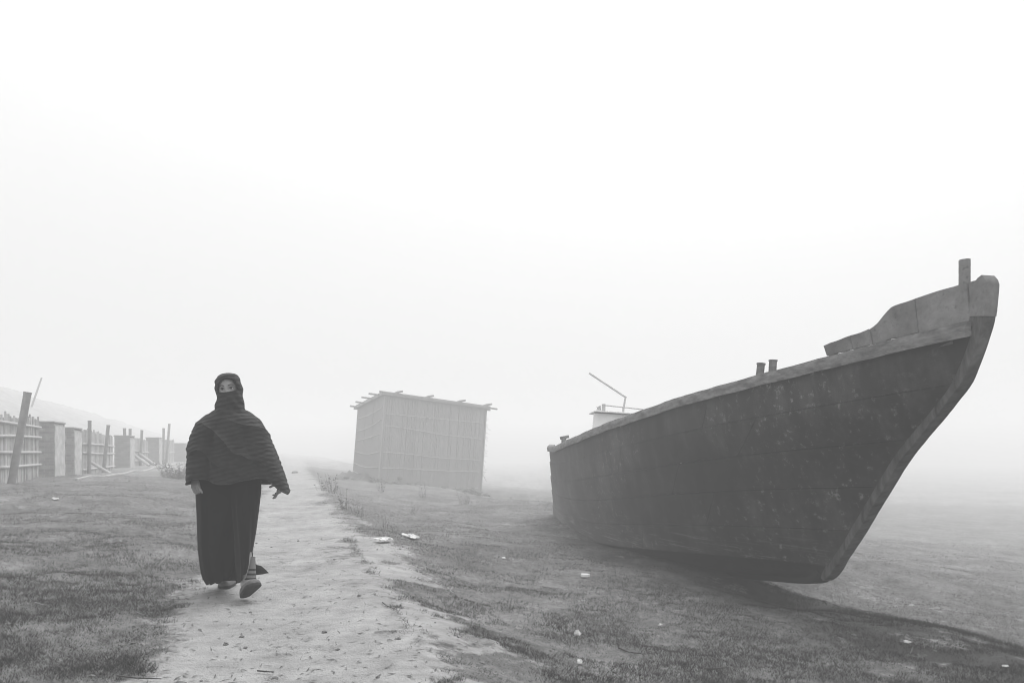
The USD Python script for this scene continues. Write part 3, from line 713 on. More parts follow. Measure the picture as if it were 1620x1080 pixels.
# legs: the leading one (her left, on the photograph's right) forward, heel down, toe up
fheel = L(386, 945.5, -.17); ftoe = fheel + np.array([.075, -.18, .125])
kneeF, ankF = np.array([.09, -.13, .47]), fheel + np.array([.012, -.015, .10])
rheel, rtoe = LG(371, 921.5), LG(351, 930.0)
kneeR, ankR = np.array([-.06, .06, .46]), rheel + np.array([-.02, -.03, .085])
bones += [bone(pel + [.09, 0, -.02], kneeF, .10, .062, 16), bone(kneeF, ankF, .058, .036, 16), bone(pel + [-.09, 0, -.02], kneeR, .10, .062, 16), bone(kneeR, ankR, .058, .036, 16)]
bones += [bone(ankF, fheel * .3 + ftoe * .7 + [0, 0, .045], .032, .022, 14), bone(ankR, rheel * .3 + rtoe * .7 + [0, 0, .032], .032, .022, 14)]
# arms
shL, elL, wrL = np.array([-.15, .03, 1.245]), np.array([-.225, .02, 1.02]), L(309.5, 751, -.03)
shR, elR, wrR = np.array([.13, .03, 1.245]), np.array([.24, .02, 1.03]), L(446.5, 755, -.03)
bones += [bone(shL, elL, .055, .045), bone(elL, wrL, .043, .027), bone(shR, elR, .055, .045), bone(elR, wrR, .043, .027)]
bones += hand(wrL, L(309, 790, -.13) - wrL, np.array([.7, .7, 0]), [(.25, .5, .4), (.4, .65, .5), (.45, .7, .55), (.45, .7, .5)], -1, scale=1.0)
bones += hand(wrR, L(441, 788, -.05) - wrR, np.array([-.75, .5, .15]), [(.05, .15, .15), (.25, .3, .2), (.45, .5, .4), (.5, .6, .4)], 1, scale=.95)
# head with a face
ic = trimesh.creation.icosphere(5); hv = ic.vertices.copy()
yaw, roll = math.radians(-8), math.radians(8)
hd = hv * [.074, .094, .112]
front = hv[:, 1] < 0
def bumpf(cx, cz, sx, sz, amp):
    global hd
    g = amp * np.exp(-((hd[:, 0] - cx) / sx) ** 2 - ((hd[:, 2] - cz) / sz) ** 2) * sstep(.2, -.4, hv[:, 1])
    hd[:, 1] -= g
bumpf(-.031, -.002, .017, .010, -.009); bumpf(.031, -.002, .017, .010, -.009)        # sockets
bumpf(-.030, .020, .022, .008, .005); bumpf(.030, .020, .022, .008, .005)            # brows
bumpf(0, -.012, .008, .018, .009); bumpf(0, -.032, .014, .011, .022)                   # nose
bumpf(0, -.062, .022, .006, .006); bumpf(0, -.055, .018, .004, -.003); bumpf(0, -.092, .02, .012, .010)   # mouth, chin
bumpf(-.045, -.025, .02, .018, .006); bumpf(.045, -.025, .02, .018, .006)
hd[:, 0] *= 1 - .22 * sstep(.0, -.11, hd[:, 2])
Rm = trimesh.transformations.euler_matrix(0.04, roll * -1, yaw)[:3, :3]
HC = L(361, 613.5, -.09) + [0, .09, 0]
hw = hd @ Rm.T + HC
m_ = mf.Manifold(mf.Mesh(np.asarray(hw, np.float32), np.asarray(ic.faces, np.uint32)))
bones += [m_]
for sx in (-1, 1):
    c = np.array([sx * .072, .012, -.005]) @ Rm.T + HC
    bones.append(bone(c + [0, 0, .022], c - [0, 0, .018], .010, .008, 8))
bodym = mf.Manifold.batch_boolean(bones, mf.OpType.Add)
obj('body', mani(bodym), skin_m, woman, smooth=50)
def on_face(x, z, lift=0.0):
    k = np.argmin((hd[:, 0] - x) ** 2 + (hd[:, 2] - z) ** 2 + 10 * (hv[:, 1] > 0)); return np.array([x, hd[k, 1] - lift, z]) @ Rm.T + HC
for sx in (-1, 1):
    e = trimesh.creation.icosphere(3, .0115); e.vertices *= [1.15, .8, .62]; e.apply_transform(np.vstack([np.hstack([Rm, np.zeros((3, 1))]), [0, 0, 0, 1]])); e.apply_translation(on_face(sx * .031, -.002, -.003))
    eye = obj('eye', e, eyew_m, woman, smooth=True)
    ir = trimesh.creation.icosphere(2, .0058); ir.vertices *= [1, .5, 1]; ir.apply_translation(on_face(sx * .031, -.002, .0055)); obj('iris', ir, iris_m, eye, smooth=True)
    lash = tube([on_face(sx * .031 + dx, -.002 + .0085 - 30 * dx * dx, .004) for dx in np.linspace(-.015, .015, 7)], [.001, .002, .0028, .003, .0028, .002, .001], 6)
    obj('lashes', lash, brow_m, eye)
    br = tube([on_face(sx * (.012 + .038 * f), .0165 + .008 * math.sin(math.pi * (f * .8 + .1)), .0012) for f in np.linspace(0, 1, 8)], [.002, .0036, .004, .004, .0036, .003, .0022, .001], 6)
    obj('eyebrow', br, brow_m, woman)

# the shawl: rings from the crown down to the hem, folds pressed in
prof_v = np.array([589.5, 591, 594, 600, 606, 612, 620, 630, 640, 647, 652, 657, 664, 675, 690, 705, 720, 735, 750, 762, 772, 782])
xl_p = np.array([359, 351, 345.5, 341, 339.3, 339, 341, 342, 340.5, 338, 332, 324, 315.5, 307, 301, 299.3, 298.5, 298, 297.5, 297, 297, 297.5])
xr_p = np.array([363, 372, 376.5, 380.5, 382.5, 384, 385, 385.5, 386.3, 387.5, 392, 402, 412, 418, 425, 433, 440, 446, 451.5, 454.5, 457, 458])
yf_p = np.array([-.01, -.075, -.095, -.112, -.118, -.122, -.126, -.128, -.125, -.12, -.13, -.145, -.165, -.185, -.205, -.215, -.22, -.225, -.225, -.225, -.22, -.22])
yb_p = np.array([.02, .07, .09, .11, .12, .125, .125, .12, .115, .115, .125, .14, .15, .16, .165, .17, .175, .18, .18, .18, .18, .18])
NV, NT = 260, 420
th = np.linspace(0, 2 * np.pi, NT, endpoint=False)           # 0 = photograph's right, -pi/2 = front
cxs, sns = np.cos(th), np.sin(th)
def hem_v(x_px):
    return np.interp(x_px, [296, 303, 311, 320, 330, 345, 362, 380, 400, 414, 421, 428, 436, 446, 452, 458], [768, 762.5, 758.5, 758, 762.5, 767, 767, 762, 758.5, 757, 759, 765, 773, 781, 783, 774])
tt = np.linspace(0, 1, NV) ** 1.0
rows_v = 589.5 + (770 - 589.5) * tt
sup = lambda c, p: np.sign(c) * np.abs(c) ** p
Lx, Rx = PCH(prof_v, xl_p), PCH(prof_v, xr_p); Fy, By = PCH(prof_v, yf_p), PCH(prof_v, yb_p)
cmid = (Lx(rows_v) + Rx(rows_v)) / 2; chalf = (Rx(rows_v) - Lx(rows_v)) / 2
pw = np.interp(rows_v, [589, 600, 640, 665, 770], [1.0, 1.0, .95, .85, .80])
U_ = cmid[:, None] + chalf[:, None] * sup(cxs[None], pw[:, None])
yy = np.where(sns[None] < 0, -Fy(rows_v)[:, None], By(rows_v)[:, None]) * sup(sns[None], pw[:, None])
# rows end on the hem line
VV = np.empty_like(U_)
hem_end = hem_v(U_[-1] * 0 + (cmid[-1] + chalf[-1] * sup(cxs, pw[-1])))
hem_end = np.where(sns > .25, 766, hem_end)
k0 = sstep(.45, 1, tt)[:, None]
VV = rows_v[:, None] * np.ones((1, NT)) + k0 * (hem_end[None] - 770)
# right corner: recompute the outline there
yy = yy * .92
G = np.stack([LX(U_, yy), yy, LZ(U_, VV, yy)], -1)
N = -np.cross(np.gradient(G, axis=1), np.gradient(G, axis=0)); N /= np.linalg.norm(N, axis=-1, keepdims=True) + 1e-9
X, Z = G[..., 0], G[..., 2]
fr = sstep(.25, -.2, sns)[None] * np.ones_like(X)              # front weight
body_w = sstep(655, 690, VV)
nz = (meshkit.fbm(np.stack([X * 4, Z * 4, yy * 4], -1), 3, 51) - .5)
# big diagonal folds from the right shoulder down to the left hip
ph = (X * .62 + Z * 1.0) * 1.0
d1 = .034 * (1 - 1.7 * np.abs(np.sin(ph * 17 + nz * 4.5)) ** .55) * body_w * fr * sstep(.34, .10, np.abs(X + .02)) * sstep(760, 700, VV)
# deep fold between the near arm and the body
armx = np.interp(VV, [660, 690, 720, 765], [-.155, -.215, -.24, -.238])
arm = np.exp(-((X - armx) / .055) ** 2) * .035 - np.exp(-((X - armx - .085) / .022) ** 2) * .03
d2 = arm * body_w * fr
armr = np.interp(VV, [660, 700, 740, 775], [.15, .215, .28, .345])
d2 += (np.exp(-((X - armr) / .07) ** 2) * .03 - np.exp(-((X - armr + .11) / .03) ** 2) * .014) * body_w * fr
# crinkles: fine ripples across the sleeves and the whole cloth
rp = .35 + 1.1 * meshkit.fbm(np.stack([X * 11, Z * 13, yy * 9], -1), 2, 77)
rip_l = np.sin((Z + .18 * X) * 2 * np.pi / .026 + nz * 16) * sstep(-.11, -.2, X) * .0011 * rp
rip_r = np.sin((Z + .42 * (X - .2)) * 2 * np.pi / .028 + nz * 16) * sstep(.06, .18, X) * .0012 * rp
rip_c = np.sin((Z * 1.0 - .25 * X) * 2 * np.pi / .045 + nz * 14) * .0016 * rp
d3 = (rip_l + rip_r + rip_c) * body_w
# neck wrap and hood folds
hood = sstep(662, 640, VV) * sstep(592, 606, VV)
d4 = (.0035 * np.sin((Z * .9 + X * 1.1) * 2 * np.pi / .075 + nz * 8) + .012 * nz) * hood
ngr = .012 * np.exp(-((VV - 651 - 14 * X) / 3.5) ** 2) * np.sin(th * 3 + 1)[None]
G = G + N * (d1 + d2 + d3 + d4 + ngr)[..., None]
# opening for the eyes, cut with clean edge by snapping vertices to it
fcx, _, fcz = L(360.4, 609.0, -.112)
def open_r(ax):
    """Signed: below 1 inside the opening (a rounded arch with a straight lower edge)."""
    x, z = ax[..., 0] - fcx, ax[..., 2] - fcz
    zb_ = -.0525 + .012 * x / .07 + 3.2 * x * x * .5
    e = (np.abs(x) / .066) ** 2.3 + (np.maximum(z + .02, 0) / .076) ** 2.3
    return np.maximum(e, 1 + (zb_ - z) / .02)
ro = open_r(G); frontm = (sns[None] < -.1)
# snap
for it in range(6):
    e = 1e-4; g = np.stack([(open_r(G + [e, 0, 0]) - ro) / e, (open_r(G + [0, 0, e]) - ro) / e], -1); g2 = (g ** 2).sum(-1) + 1e-9
    near = frontm & (np.abs(ro - 1) / np.sqrt(g2) < .0022)
    st = np.where(near, (1 - ro) / g2, 0)[..., None] * g
    G[..., 0] += st[..., 0]; G[..., 2] += st[..., 1]; ro = open_r(G)
v, qd = grid_mesh(G, close_u=True)
inside = ((ro < .999) & frontm).ravel()
qd = qd[~inside[qd].any(1)]
# split: the veil and hood, then the shawl
VVr = VV.ravel()
inner = np.concatenate([G[-1:] * .0 + G[-1:] - N[-1:] * .015 + [0, 0, .005], G[-1:] - N[-1:] * .03 + [0, 0, .06]])
vi, qi = grid_mesh(np.concatenate([G[-1:], inner]), close_u=True)
f1_ = np.vstack([qd[:, [0, 1, 2]], qd[:, [0, 2, 3]]])
fi = np.vstack([qi[:, [0, 1, 2]], qi[:, [0, 2, 3]]]) + len(v)
ctr = v.mean(0)
sm = trimesh.Trimesh(np.vstack([v, vi]), np.vstack([f1_, fi]), process=False)
sm.merge_vertices(); 
if sm.face_normals[np.argmin(sm.triangles_center[:, 1])][1] > 0: sm.invert()
shawl = obj('shawl', sm, shawl_m, woman, smooth=True)
hempts = G[-1] + N[-1] * .001 + [0, 0, .006]
fsel = np.where(sns < .15)[0]; o_ = np.argsort(th[fsel]); fs = fsel
fs = np.concatenate([np.where(th > np.pi - .1)[0], np.where(th < .1)[0]])
obj('hem_line', tube(hempts[fs][::3], .0016, 5), hem_m, shawl)
# rolled edge around the opening and inner scarf band above the forehead
ang = np.linspace(math.pi * 1.02, -math.pi * .02, 40)
def surf_y(x, z):
    k = np.argmin((v[:, 0] - x) ** 2 + (v[:, 2] - z) ** 2 + 10 * (v[:, 1] > 0)); return v[k, 1]
ep = []
for a in ang:
    x = fcx + .066 * np.sign(math.cos(a)) * abs(math.cos(a)) ** (2 / 2.3); z = fcz - .02 + .076 * abs(math.sin(a)) ** (2 / 2.3)
    ep.append([x, 0, z])
ep = np.array(ep); ep[:, 1] = [surf_y(x, z) for x, _, z in ep]
obj('hood_edge', tube(ep + [0, .001, 0], .005, 8), shawl_m, shawl, smooth=True)
xs = np.linspace(-.062, .062, 24)
lp = np.array([[fcx + x, 0, fcz - .0525 + .012 * x / .07 + 1.6 * x * x] for x in xs]); lp[:, 1] = [surf_y(x, z) for x, _, z in lp]
obj('veil_edge', tube(lp + [0, .002, 0], .0045, 8), veil_m, shawl, smooth=True)
bx_ = np.linspace(-.055, .055, 20)
bp = np.array([[x, 0, .052 + .022 - 6 * x * x] for x in bx_])
Gb = np.array([[on_face(x, z + dz, .004) for dz in (0, .012, .024, .036)] for x, _, z in bp])
obj('under_scarf', slab(Gb, .003), under_m, woman, smooth=True)

# dress: two columns of cloth
def column(vs, l, r, yf, yb, hem, seed, name, fold=.010, p0=.85):
    n, m = 150, 200
    rv = np.linspace(vs[0], vs[-1], n); a = np.linspace(0, 2 * np.pi, m, endpoint=False); c, s = np.cos(a), np.sin(a)
    l_, r_, f_, b_ = (PCH(vs, q)(rv) for q in (l, r, yf, yb))
    u = ((l_ + r_) / 2)[:, None] + ((r_ - l_) / 2)[:, None] * sup(c, p0)[None]
    y = np.where(s[None] < 0, -f_[:, None], b_[:, None]) * sup(s, p0)[None]
    k = ((rv - vs[0]) / (vs[-1] - vs[0]))[:, None]
    vv = rv[:, None] + sstep(.5, 1, k) * (hem(u[-1], s)[None] - vs[-1])
    sc = (5.07 + y * .0) / 5.07
    G = np.stack([LX(u, y), y, LZ(u, vv, y)], -1)
    N = -np.cross(np.gradient(G, axis=1), np.gradient(G, axis=0)); N /= np.linalg.norm(N, axis=-1, keepdims=True) + 1e-9
    nz = meshkit.fbm(np.stack([G[..., 0] * 7, G[..., 1] * 7, G[..., 2] * 1.6], -1), 3, seed) - .5
    d = .7 * fold * np.sin(a[None] * 9 + nz * 8 + seed) * sstep(0, .4, k) * (.5 + k) + .02 * nz * k
    d *= np.where(np.abs(c) > .8, .35, 1)[None]
    G = G + N * d[..., None]
    inn = np.concatenate([G[-1:], G[-1:] - N[-1:] * .012, G[-1:] - N[-1:] * .02 + [0, 0, .08]])
    v, q = grid_mesh(G, close_u=True); vi, qi = grid_mesh(inn, close_u=True)
    q = np.vstack([q, qi + len(v)]); t = trimesh.Trimesh(np.vstack([v, vi]), np.vstack([q[:, [0, 1, 2]], q[:, [0, 2, 3]]]), process=False); t.merge_vertices()
    if t.face_normals[np.argmin(t.triangles_center[:, 1])][1] > 0: t.invert()
    return obj(name, t, dress_m, woman, smooth=True)
column([740, 770, 800, 830, 860, 890, 908, 921], [308, 309, 310.5, 312, 313, 316.5, 320, 327], [400, 400, 395, 390, 386, 382, 378, 374],
       [-.15, -.15, -.145, -.13, -.11, -.08, -.05, -.03], [.16, .17, .18, .2, .22, .24, .24, .24],
       lambda u, s: np.where(s < 0, np.interp(u, [320, 327, 343, 350, 358, 366, 374], [916, 925, 923, 920, 917.5, 912, 899]), 918), 61, 'dress')
column([742, 770, 800, 830, 860, 885, 900, 918], [352, 356, 362, 367, 370, 371.5, 373, 376], [413, 413.5, 411, 407, 403, 400, 398.5, 392],
       [-.175, -.185, -.205, -.225, -.24, -.25, -.25, -.25], [.12, .12, .11, .08, .04, .0, -.03, -.06],
       lambda u, s: np.where(s < .3, np.interp(u, [374, 377, 381, 390, 398], [921, 922, 915, 905, 892]), 893), 62, 'dress_front_panel', .007)
# wind-blown corner of the dress behind the leading foot
fa = np.array([[L(398, 884, .06), L(398, 896, .06), L(398, 907, .08)], [L(405, 893, .05), L(405, 900, .03), L(404, 908, .07)], [L(413, 895.5, .10), L(413, 901, .07), L(413, 907.5, .10)], [L(418, 900, .13), L(418, 903.5, .11), L(418, 906, .13)], [L(424, 905, .15), L(424, 905.5, .15), L(424, 906, .15)]])
obj('dress_corner', slab(fa, .006), dress_m, woman, smooth=True)

# striped trouser cuff on the leading ankle
ca, cb = L(397, 880, -.15), L(393.5, 916, -.17)
for k, m in enumerate([cuffl_m, cuffd_m, cuffl_m, cuffd_m, cuffl_m, cuffd_m]):
    edges = [0, .52, .61, .72, .80, .92, 1.0]; a, b = edges[k], edges[k + 1]
    p0, p1 = ca + (cb - ca) * a, ca + (cb - ca) * b
    rr = lambda f: .030 + .022 * f
    t = tube([p0, p1], [rr(a), rr(b)], 20, caps=True); t.vertices[:, 1] = p0[1] + (t.vertices[:, 1] - p0[1]) * 1.1
    obj('trouser_cuff', t, m, woman, smooth=40)
def shoe(heel, toe, wide):
    """A low slip-on: heel and toe points on the sole line."""
    d = toe - heel; Ls = np.linalg.norm(d); d /= Ls; up = np.array([0, 0, 1.0]); sd = np.cross(d, up); sd /= np.linalg.norm(sd); up = np.cross(sd, d)
    S = np.linspace(0, 1, 15); hw_ = np.interp(S, [0, .06, .2, .45, .7, .88, .97, 1], [.012, .026, .033, .033, .045, .043, .030, .012]) * wide
    outl = np.concatenate([[heel + d * Ls * s + sd * w for s, w in zip(S, hw_)], [heel + d * Ls * s - sd * w for s, w in zip(S[::-1], hw_[::-1])]])
    sole = trimesh.convex.convex_hull(np.vstack([outl, outl + up * .016]))
    hts = np.interp(S, [0, .1, .3, .5, .75, .95, 1], [.03, .06, .062, .058, .046, .036, .02])
    G = []
    for s, w, h in zip(S, hw_, hts):
        c = heel + d * Ls * s + up * .014
        G.append([c + sd * w * .98 * math.cos(t) + up * h * max(math.sin(t), 0) ** .8 for t in np.linspace(-.1, math.pi + .1, 14)])
    v, q = grid_mesh(np.array(G)); t = trimesh.Trimesh(v, np.vstack([q[:, [0, 1, 2]], q[:, [0, 2, 3]]]), process=False)
    up_ = trimesh.convex.convex_hull(t)
    p = obj('shoe', up_, shoe_m, woman, smooth=50); obj('sole', sole, sole_m, p, smooth=30)
shoe(fheel, ftoe, 1.28)
shoe(rheel, rtoe, 1.1)

# ---------------------------------------------------------------- grass
def blades(n, ymin, ymax, xs, hgt, wid, seed, tall=1.0):
    r = np.random.default_rng(seed)
    y = 1 / (1 / ymin - r.random(n) * (1 / ymin - 1 / ymax)) if ymax > ymin else None
    x = (r.random(n) * 2 - 1) * .80 * y + 0 * xs
    z = terrain(x, y)
    m = sand_mask(x, y); t = path_t(x, y)
    p = np.stack([x, y, 0 * x], -1)
    cl = meshkit.fbm(p * 2.6 + 7, 3, 71)
    keep = (r.random(n) > sstep(.1, .75, m + (meshkit.fbm(p * 9, 2, 72) - .5) * .8)) & (r.random(n) < sstep(.22, .55, cl) * .9 + .12)
    keep &= ~((np.abs(t) < .62) & (r.random(n) < .97))
    x, y, z, cl, t = x[keep], y[keep], z[keep], cl[keep], t[keep]
    n = len(x)
    h = hgt * (1 + .9 * np.exp(-((t - 6.1 - 3.2 * sstep(9.4, 13.0, y)) / .55) ** 2)) * (.45 + 1.1 * cl) * (.6 + .8 * r.random(n)); w = wid * (1 + y / 6) * (.7 + .6 * r.random(n))
    a = r.random(n) * 2 * np.pi; b = r.random(n) * 2 * np.pi; ln = h * (.3 + .9 * r.random(n))
    base = np.stack([x, y, z - .004], -1); sd = np.stack([np.cos(a), np.sin(a), 0 * a], -1) * w[:, None] / 2
    tip = base + np.stack([np.cos(b) * ln, np.sin(b) * ln, h], -1)
    v = np.stack([base - sd, base + sd, tip], 1).reshape(-1, 3)
    GRASS_SWARD_SHADE.append(np.repeat(sward_shade(x, y), 3))
    return v, np.arange(3 * n).reshape(-1, 3)
GRASS_SWARD_SHADE = []
grass_m = mat('grass_blade', {'g': ('geometry', {}), 'n': ('noise_texture', {'scale': 2.2, 'detail': 4.0}), 'mixf': ('mix_float', {'fac': .5}),
    'r': ('rgb_ramp', {'ramp': [(.3, mono(.05)), (.5, mono(.13)), (.68, mono(.34))]}), 'sw': ('attribute', {'attribute': 'sward_shade'}), 'sward_dark': ('mix_color', {'b': mono(.03)}), 'lf': ('math', {'math_type': 'multiply', 'value2': .75}), 'd': ('diffuse_bsdf', {}), 't': ('translucent_bsdf', {}), 'm': ('mix_closure', {'fac': .3})},
    [('g.position', 'n.vector'), ('g.random_per_island', 'mixf.a'), ('n.fac', 'mixf.b'), ('mixf.result', 'r.fac'), ('sw.fac', 'lf.value1'), ('lf.value', 'sward_dark.fac'), ('r.color', 'sward_dark.a'), ('sward_dark.result', 'd.color'), ('sward_dark.result', 't.color'), ('d.BSDF', 'm.closure1'), ('t.BSDF', 'm.closure2')], surface='m.closure')
gp = obj('grass', blades(560000, 2.6, 22, 1, .019, .0024, 5), grass_m, label='short trampled grass covering the verges beside the path', category='grass', kind='stuff')
primvar(gp, 'sward_shade', GRASS_SWARD_SHADE[-1])

# ---------------------------------------------------------------- weeds, bush, litter, sticks
weed_m = grey('weed_green', .05, .12, scale=20); twig_m = grey('dead_twig', .10, .22, scale=20); dark_twig_m = grey('dark_twig', .03, .07, scale=20)
white_m = grey('white_plastic', .40, .62, scale=25, bump=.3); card_m = grey('pale_card', .5, .65, scale=20)
def weed(u, v, h, n, seed, label, name='weed', spread=.35, category='weed', leafy=7):
    g = ground_at(u, v); r = np.random.default_rng(seed)
    t = thing(name, label, category, g)
    leaves = []
    for k in range(n):
        a = r.random() * 6.28; L_ = h * (.35 + .75 * r.random()); b = np.array([math.cos(a) * .05 * n ** .5 * r.random(), math.sin(a) * .05 * n ** .5 * r.random(), -.02])
        tip = b + [math.cos(a) * spread * L_ * r.random(), math.sin(a) * spread * L_ * r.random(), L_]
        mid = (b + tip) / 2 + r.normal(0, .03 * L_, 3)
        obj('stem', tube([b, mid, tip], [.002 + .003 * h, .0015 + .002 * h, .001], 4), weed_m, t)
        for j in range(leafy):
            f = .1 + .9 * r.random(); c = b * (1 - f) + tip * f + r.normal(0, .015, 3); s_ = .012 + h * (.03 + .07 * r.random())
            d = r.normal(0, 1, 3); d[2] = abs(d[2]) * .6; d /= np.linalg.norm(d); w_ = np.cross(d, r.normal(0, 1, 3)); w_ /= np.linalg.norm(w_)
            leaves.append(trimesh.Trimesh([c, c + d * s_ * .5 + w_ * s_ * .22, c + d * s_, c + d * s_ * .5 - w_ * s_ * .22], [[0, 1, 2], [0, 2, 3]], process=False))
    if leaves: obj('leaves', cat(leaves), weed_m, t, kind='stuff')
weed(610, 838, .22, 5, 1, 'spindly dark weed just behind the pale plastic rag by the path')
weed(622, 842, .17, 5, 2, 'small weed tuft just above the smaller plastic rag')
weed(637, 845, .10, 2, 3, 'tiny thin sprig beside the two plastic rags')
weed(702, 849, .16, 2, 4, 'lone thin sprig on the turf below the hut')
weed(548, 806, .42, 9, 5, 'leafy weed clump at the path edge before the hut', spread=.5, leafy=9)
weed(572, 818, .28, 7, 6, 'low weed clump on the bank just below the path bend', spread=.5)
weed(528, 780, .55, 12, 7, 'tall weed clump at the foot of the hut beside the path', spread=.6)
weed(508, 776, .45, 10, 8, 'fainter weed clump on the path edge far behind the woman', spread=.6)
weed(652, 812, .30, 3, 9, 'thin stalks growing at the foot of the spoil heap', spread=.3)
weed(280, 757, .45, 60, 10, 'round low bush on the verge behind the woman', name='bush', spread=1.1, category='bush', leafy=22)
weed(252, 744, .42, 8, 11, 'small dark tuft on the verge crest near the kerb', spread=.7)
weed(604, 779, .5, 9, 12, 'scrubby weeds against the near corner of the hut', spread=.6)
weed(668, 787, .4, 10, 13, 'scrubby weeds along the middle of the hut foot', spread=.6)
weed(735, 797, .5, 9, 14, 'scrubby weeds at the sunken end of the hut', spread=.6)
def rag(u, v, w, label, seed, m=white_m, hh=.03, name='plastic_rag', category='plastic rag', ratio=.45):
    g = ground_at(u, v); r = np.random.default_rng(seed); sc = w / FOC * g[1]
    n = 14; a, b = np.meshgrid(np.linspace(-1, 1, n), np.linspace(-1, 1, n), indexing='ij')
    X_ = a * sc / 2 * (1 - .4 * b ** 2); Y_ = b * sc * ratio * (1 - .5 * a ** 2 * r.random())
    p = np.stack([a * 2.3, b * 2.3, 0 * a], -1) + seed * 3.7
    Z_ = hh * (meshkit.fbm(p, 3, seed)) * 1.6
    gx_, gy_ = g[0] + X_, g[1] + Y_
    zz = terrain(gx_, gy_) + .008 + Z_ * (1 - .55 * (a ** 2 + b ** 2) / 2)
    wob = .25 + 1.5 * meshkit.fbm(np.stack([np.cos(np.arctan2(b, a)) * 2.2, np.sin(np.arctan2(b, a)) * 2.2, 0 * a], -1) + seed * 3, 3, seed) if sc > 0 else 1
    wob_ = .55 + .9 * meshkit.fbm(np.stack([np.arctan2(b, a + 1e-9) * 1.3, 0 * a, 0 * a], -1) + seed, 3, seed)
    X_, Y_ = X_ * wob, Y_ * wob
    G = np.stack([X_ + (meshkit.noise(p * 1.7, seed + 1) - .5) * sc * .22, Y_ + (meshkit.noise(p * 1.9 + 5, seed + 2) - .5) * sc * .2, zz - g[2]], -1)
    x = UsdGeom.Xform.Define(stage, numbered('/World/' + name)); 
    obj_ = x.GetPrim(); x.AddTranslateOp().Set(Gf.Vec3d(*map(float, g)))
    obj_.SetCustomDataByKey('label', label); obj_.SetCustomDataByKey('category', category)
    obj('sheet', slab(G, .003), m, obj_, smooth=30)
rag(609, 857, 25, 'wider crumpled white plastic rag on the turf by the weeds', 1, hh=.06)
rag(652, 852, 23, 'smaller crumpled white plastic rag on the hut side', 2, hh=.06)
rag(185, 863, 26, 'pale torn leaf lying on the grass verge', 3, twig_m, .05, 'torn_leaf', 'leaf', .2)
rag(88, 791, 10, 'white paper scrap on the verge below the fence', 4, hh=.03, name='paper_scrap', category='paper scrap')
rag(917, 1052, 9, 'bright paper scrap lowest on the turf', 5, hh=.03, name='paper_scrap', category='paper scrap', ratio=.6)
rag(914, 1008, 9, 'folded white paper scrap beside a dark twig', 6, hh=.04, name='paper_scrap', category='paper scrap')
rag(1045, 991, 7, 'small white scrap alone on open turf', 7, hh=.02, name='paper_scrap', category='paper scrap')
rag(797, 884, 6, 'tiny pale scrap on the turf between path and boat', 8, hh=.02, name='paper_scrap', category='paper scrap')
rag(1435, 1018, 10, 'pale scrap among the twigs at the bank edge', 9, hh=.02, name='paper_scrap', category='paper scrap')
rag(1443, 959, 7, 'thin white scrap on the low plain beyond the bank edge', 10, hh=.02, name='paper_scrap', category='paper scrap')
rag(1590, 1057, 9, 'white scrap at the bank edge farthest from the boat', 11, hh=.02, name='paper_scrap', category='paper scrap')
rag(752, 889, 12, 'pale straw wisp on the turf below the hut', 12, twig_m, .02, 'straw_wisp', 'straw', .15)
g = ground_at(925, 914); b = rounded_box(.082, .05, .035, .006); b.apply_transform(trimesh.transformations.rotation_matrix(-.15, [0, 0, 1])); b.apply_translation([0, 0, .03])
t = thing('carton', 'small white carton lying on the grass before the boat', 'carton', g); obj('box', b, card_m, t); fl = rounded_box(.012, .048, .03, .003); fl.apply_translation([.047, -.006, .032]); obj('flap', fl, card_m, t)
def stick(u0, v0, u1, v1, r_, m, label, lift=.012, fork=True):
    a, b = ground_at(u0, v0), ground_at(u1, v1); a = a + [0, 0, lift]; b = b + [0, 0, lift]
    mid = (a + b) / 2; mid[2] = gz(mid[0], mid[1]) + lift; d = b - a
    s = np.cross(d, [0, 0, 1]); mid = mid + s * .06
    parts = [tube([a, mid, b], [r_, r_ * .9, r_ * .5], 6)]
    if fork: parts.append(tube([mid, mid + d * .22 + s * .18 + [0, 0, .01]], [r_ * .7, r_ * .3], 5))
    t = thing('stick', label, 'stick'); obj('shaft', parts[0], m, t)
    if fork: obj('fork', parts[1], m, t)
stick(979, 1027, 1015, 1036, .006, dark_twig_m, 'dark forked twig on the turf above a pale straw')
stick(980, 1048, 1012, 1048, .003, twig_m, 'straight pale straw beside the dark forked twig', fork=False)
stick(1115, 1060, 1148, 1057, .006, dark_twig_m, 'dark twig lowest on the turf toward the boat')
stick(925, 977, 944, 982, .004, twig_m, 'short pale curved twig in mid turf')
stick(716, 930, 720, 942, .008, twig_m, 'stubby pale stick upright-looking on the bank turf', fork=False)
stick(605, 955, 626, 966, .004, dark_twig_m, 'dark root along the sandy path shoulder')
stick(407, 1064, 432, 1066, .004, dark_twig_m, 'dark twig lying on the sandy path')
stick(215, 971, 228, 975, .005, twig_m, 'short pale stick on the grass near the path edge', fork=False)
stick(55, 956, 76, 960, .005, twig_m, 'pale stick deep in the grass verge', fork=False)
stick(185, 1072, 255, 1077, .004, dark_twig_m, 'long dark root lowest on the verge beside the path')
for k, (u, v, du, dv, lab) in enumerate([(1440, 1032, 4, -9, 'pale twig standing askew at the bank edge'), (1453, 1044, 0, -10, 'pale twig standing straight at the bank edge'), (1461, 1025, 3, -8, 'shorter pale twig standing farther along the bank edge')]):
    g = ground_at(u, v); q = g + [du / FOC * g[1], 0, -dv / FOC * g[1]]
    t = thing('twig', lab, 'twig'); obj('shaft', tube([g - [0, 0, .02], q], .005, 5), twig_m, t)
r = np.random.default_rng(33); ms = []
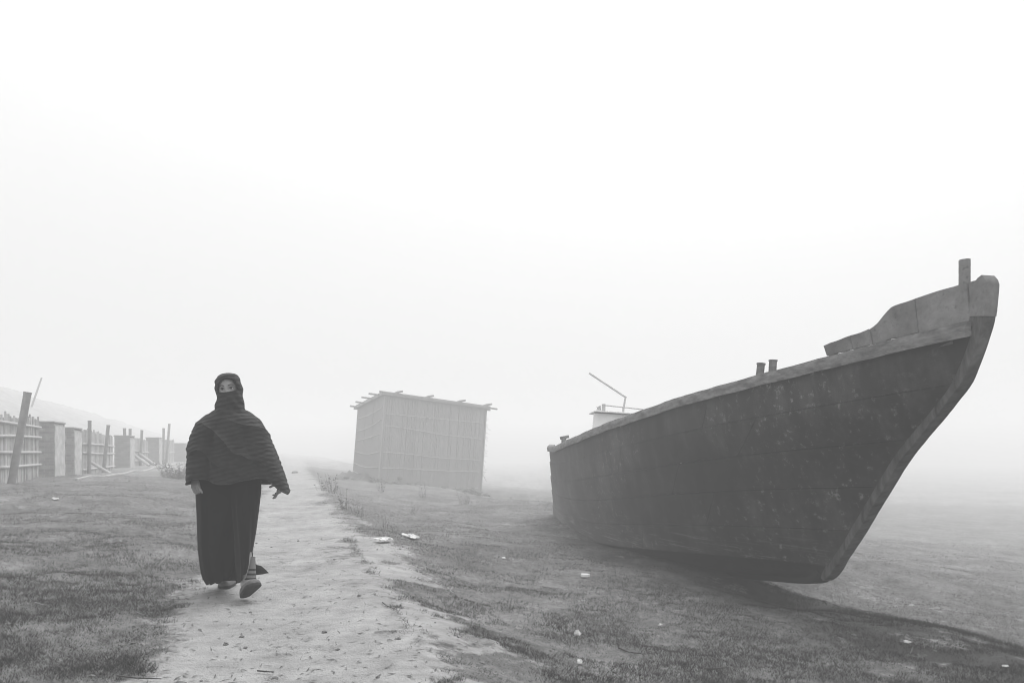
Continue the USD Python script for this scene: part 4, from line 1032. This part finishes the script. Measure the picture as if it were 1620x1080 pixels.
for k in range(170):                                                   # clods and pebbles, too many to count
    u, v = r.uniform(0, 1620), r.uniform(830, 1080)
    g = ground_at(u, v); s_ = r.uniform(.006, .016)
    if math.hypot(g[0] - WX, g[1] - WY) < .5: continue
    c = trimesh.creation.icosphere(1, s_); c.vertices *= 1 + .35 * r.normal(0, .5, (len(c.vertices), 1)); c.vertices[:, 2] *= .6; c.apply_translation(g + [0, 0, s_ * .2]); ms.append(c)
for k in range(420):                                                   # crumbling heap along the hut's foot
    p = HP(r.uniform(-.3, Lf + .5), -abs(r.normal(0, .55)) - .05, 0); s_ = r.uniform(.06, .24) * (1 if r.random() < .4 else .5)
    c = trimesh.creation.icosphere(1, s_); c.vertices *= 1 + .35 * r.normal(0, .5, (len(c.vertices), 1)); c.vertices[:, 2] *= .6; c.apply_translation([p[0], p[1], gz(p[0], p[1]) + s_ * .15]); ms.append(c)
for k in range(160):
    x, y = -3.8 + r.normal(0, 2.2), 33.0 + r.normal(0, 1.1); s_ = r.uniform(.05, .17)
    c = trimesh.creation.icosphere(1, s_); c.vertices *= 1 + .35 * r.normal(0, .5, (len(c.vertices), 1)); c.vertices[:, 2] *= .6; c.apply_translation([x, y, gz(x, y) + s_ * .2]); ms.append(c)
obj('clods', cat(ms), grey('dry_clod', .06, .16, scale=20), label='dry clods and crumbs of earth strewn about', category='clods', kind='stuff')

# fallen straw, leaf crumbs and grit on the trodden path
r = np.random.default_rng(91); vs = []
for k in range(1000):
    y = 1 / (1 / 2.8 - r.random() * (1 / 2.8 - 1 / 12)); t_ = r.uniform(-.85, 1.3); x = t_ - .06 - .317 * y
    a = r.random() * 6.283; l_, w_ = r.uniform(.008, .035), r.uniform(.002, .006)
    c = np.array([x, y, gz(x, y) + .004]); d = np.array([math.cos(a), math.sin(a), r.normal(0, .12)]) * l_; e = np.array([-math.sin(a), math.cos(a), 0]) * w_
    vs += [c - d - e, c + d, c + e * 1.5 + [0, 0, .003]]
obj('straw_litter', (np.array(vs), np.arange(len(vs)).reshape(-1, 3)), grey('litter_dark', .03, .14, scale=60), label='loose straw and dark leaf crumbs trodden into the path', category='litter', kind='stuff')
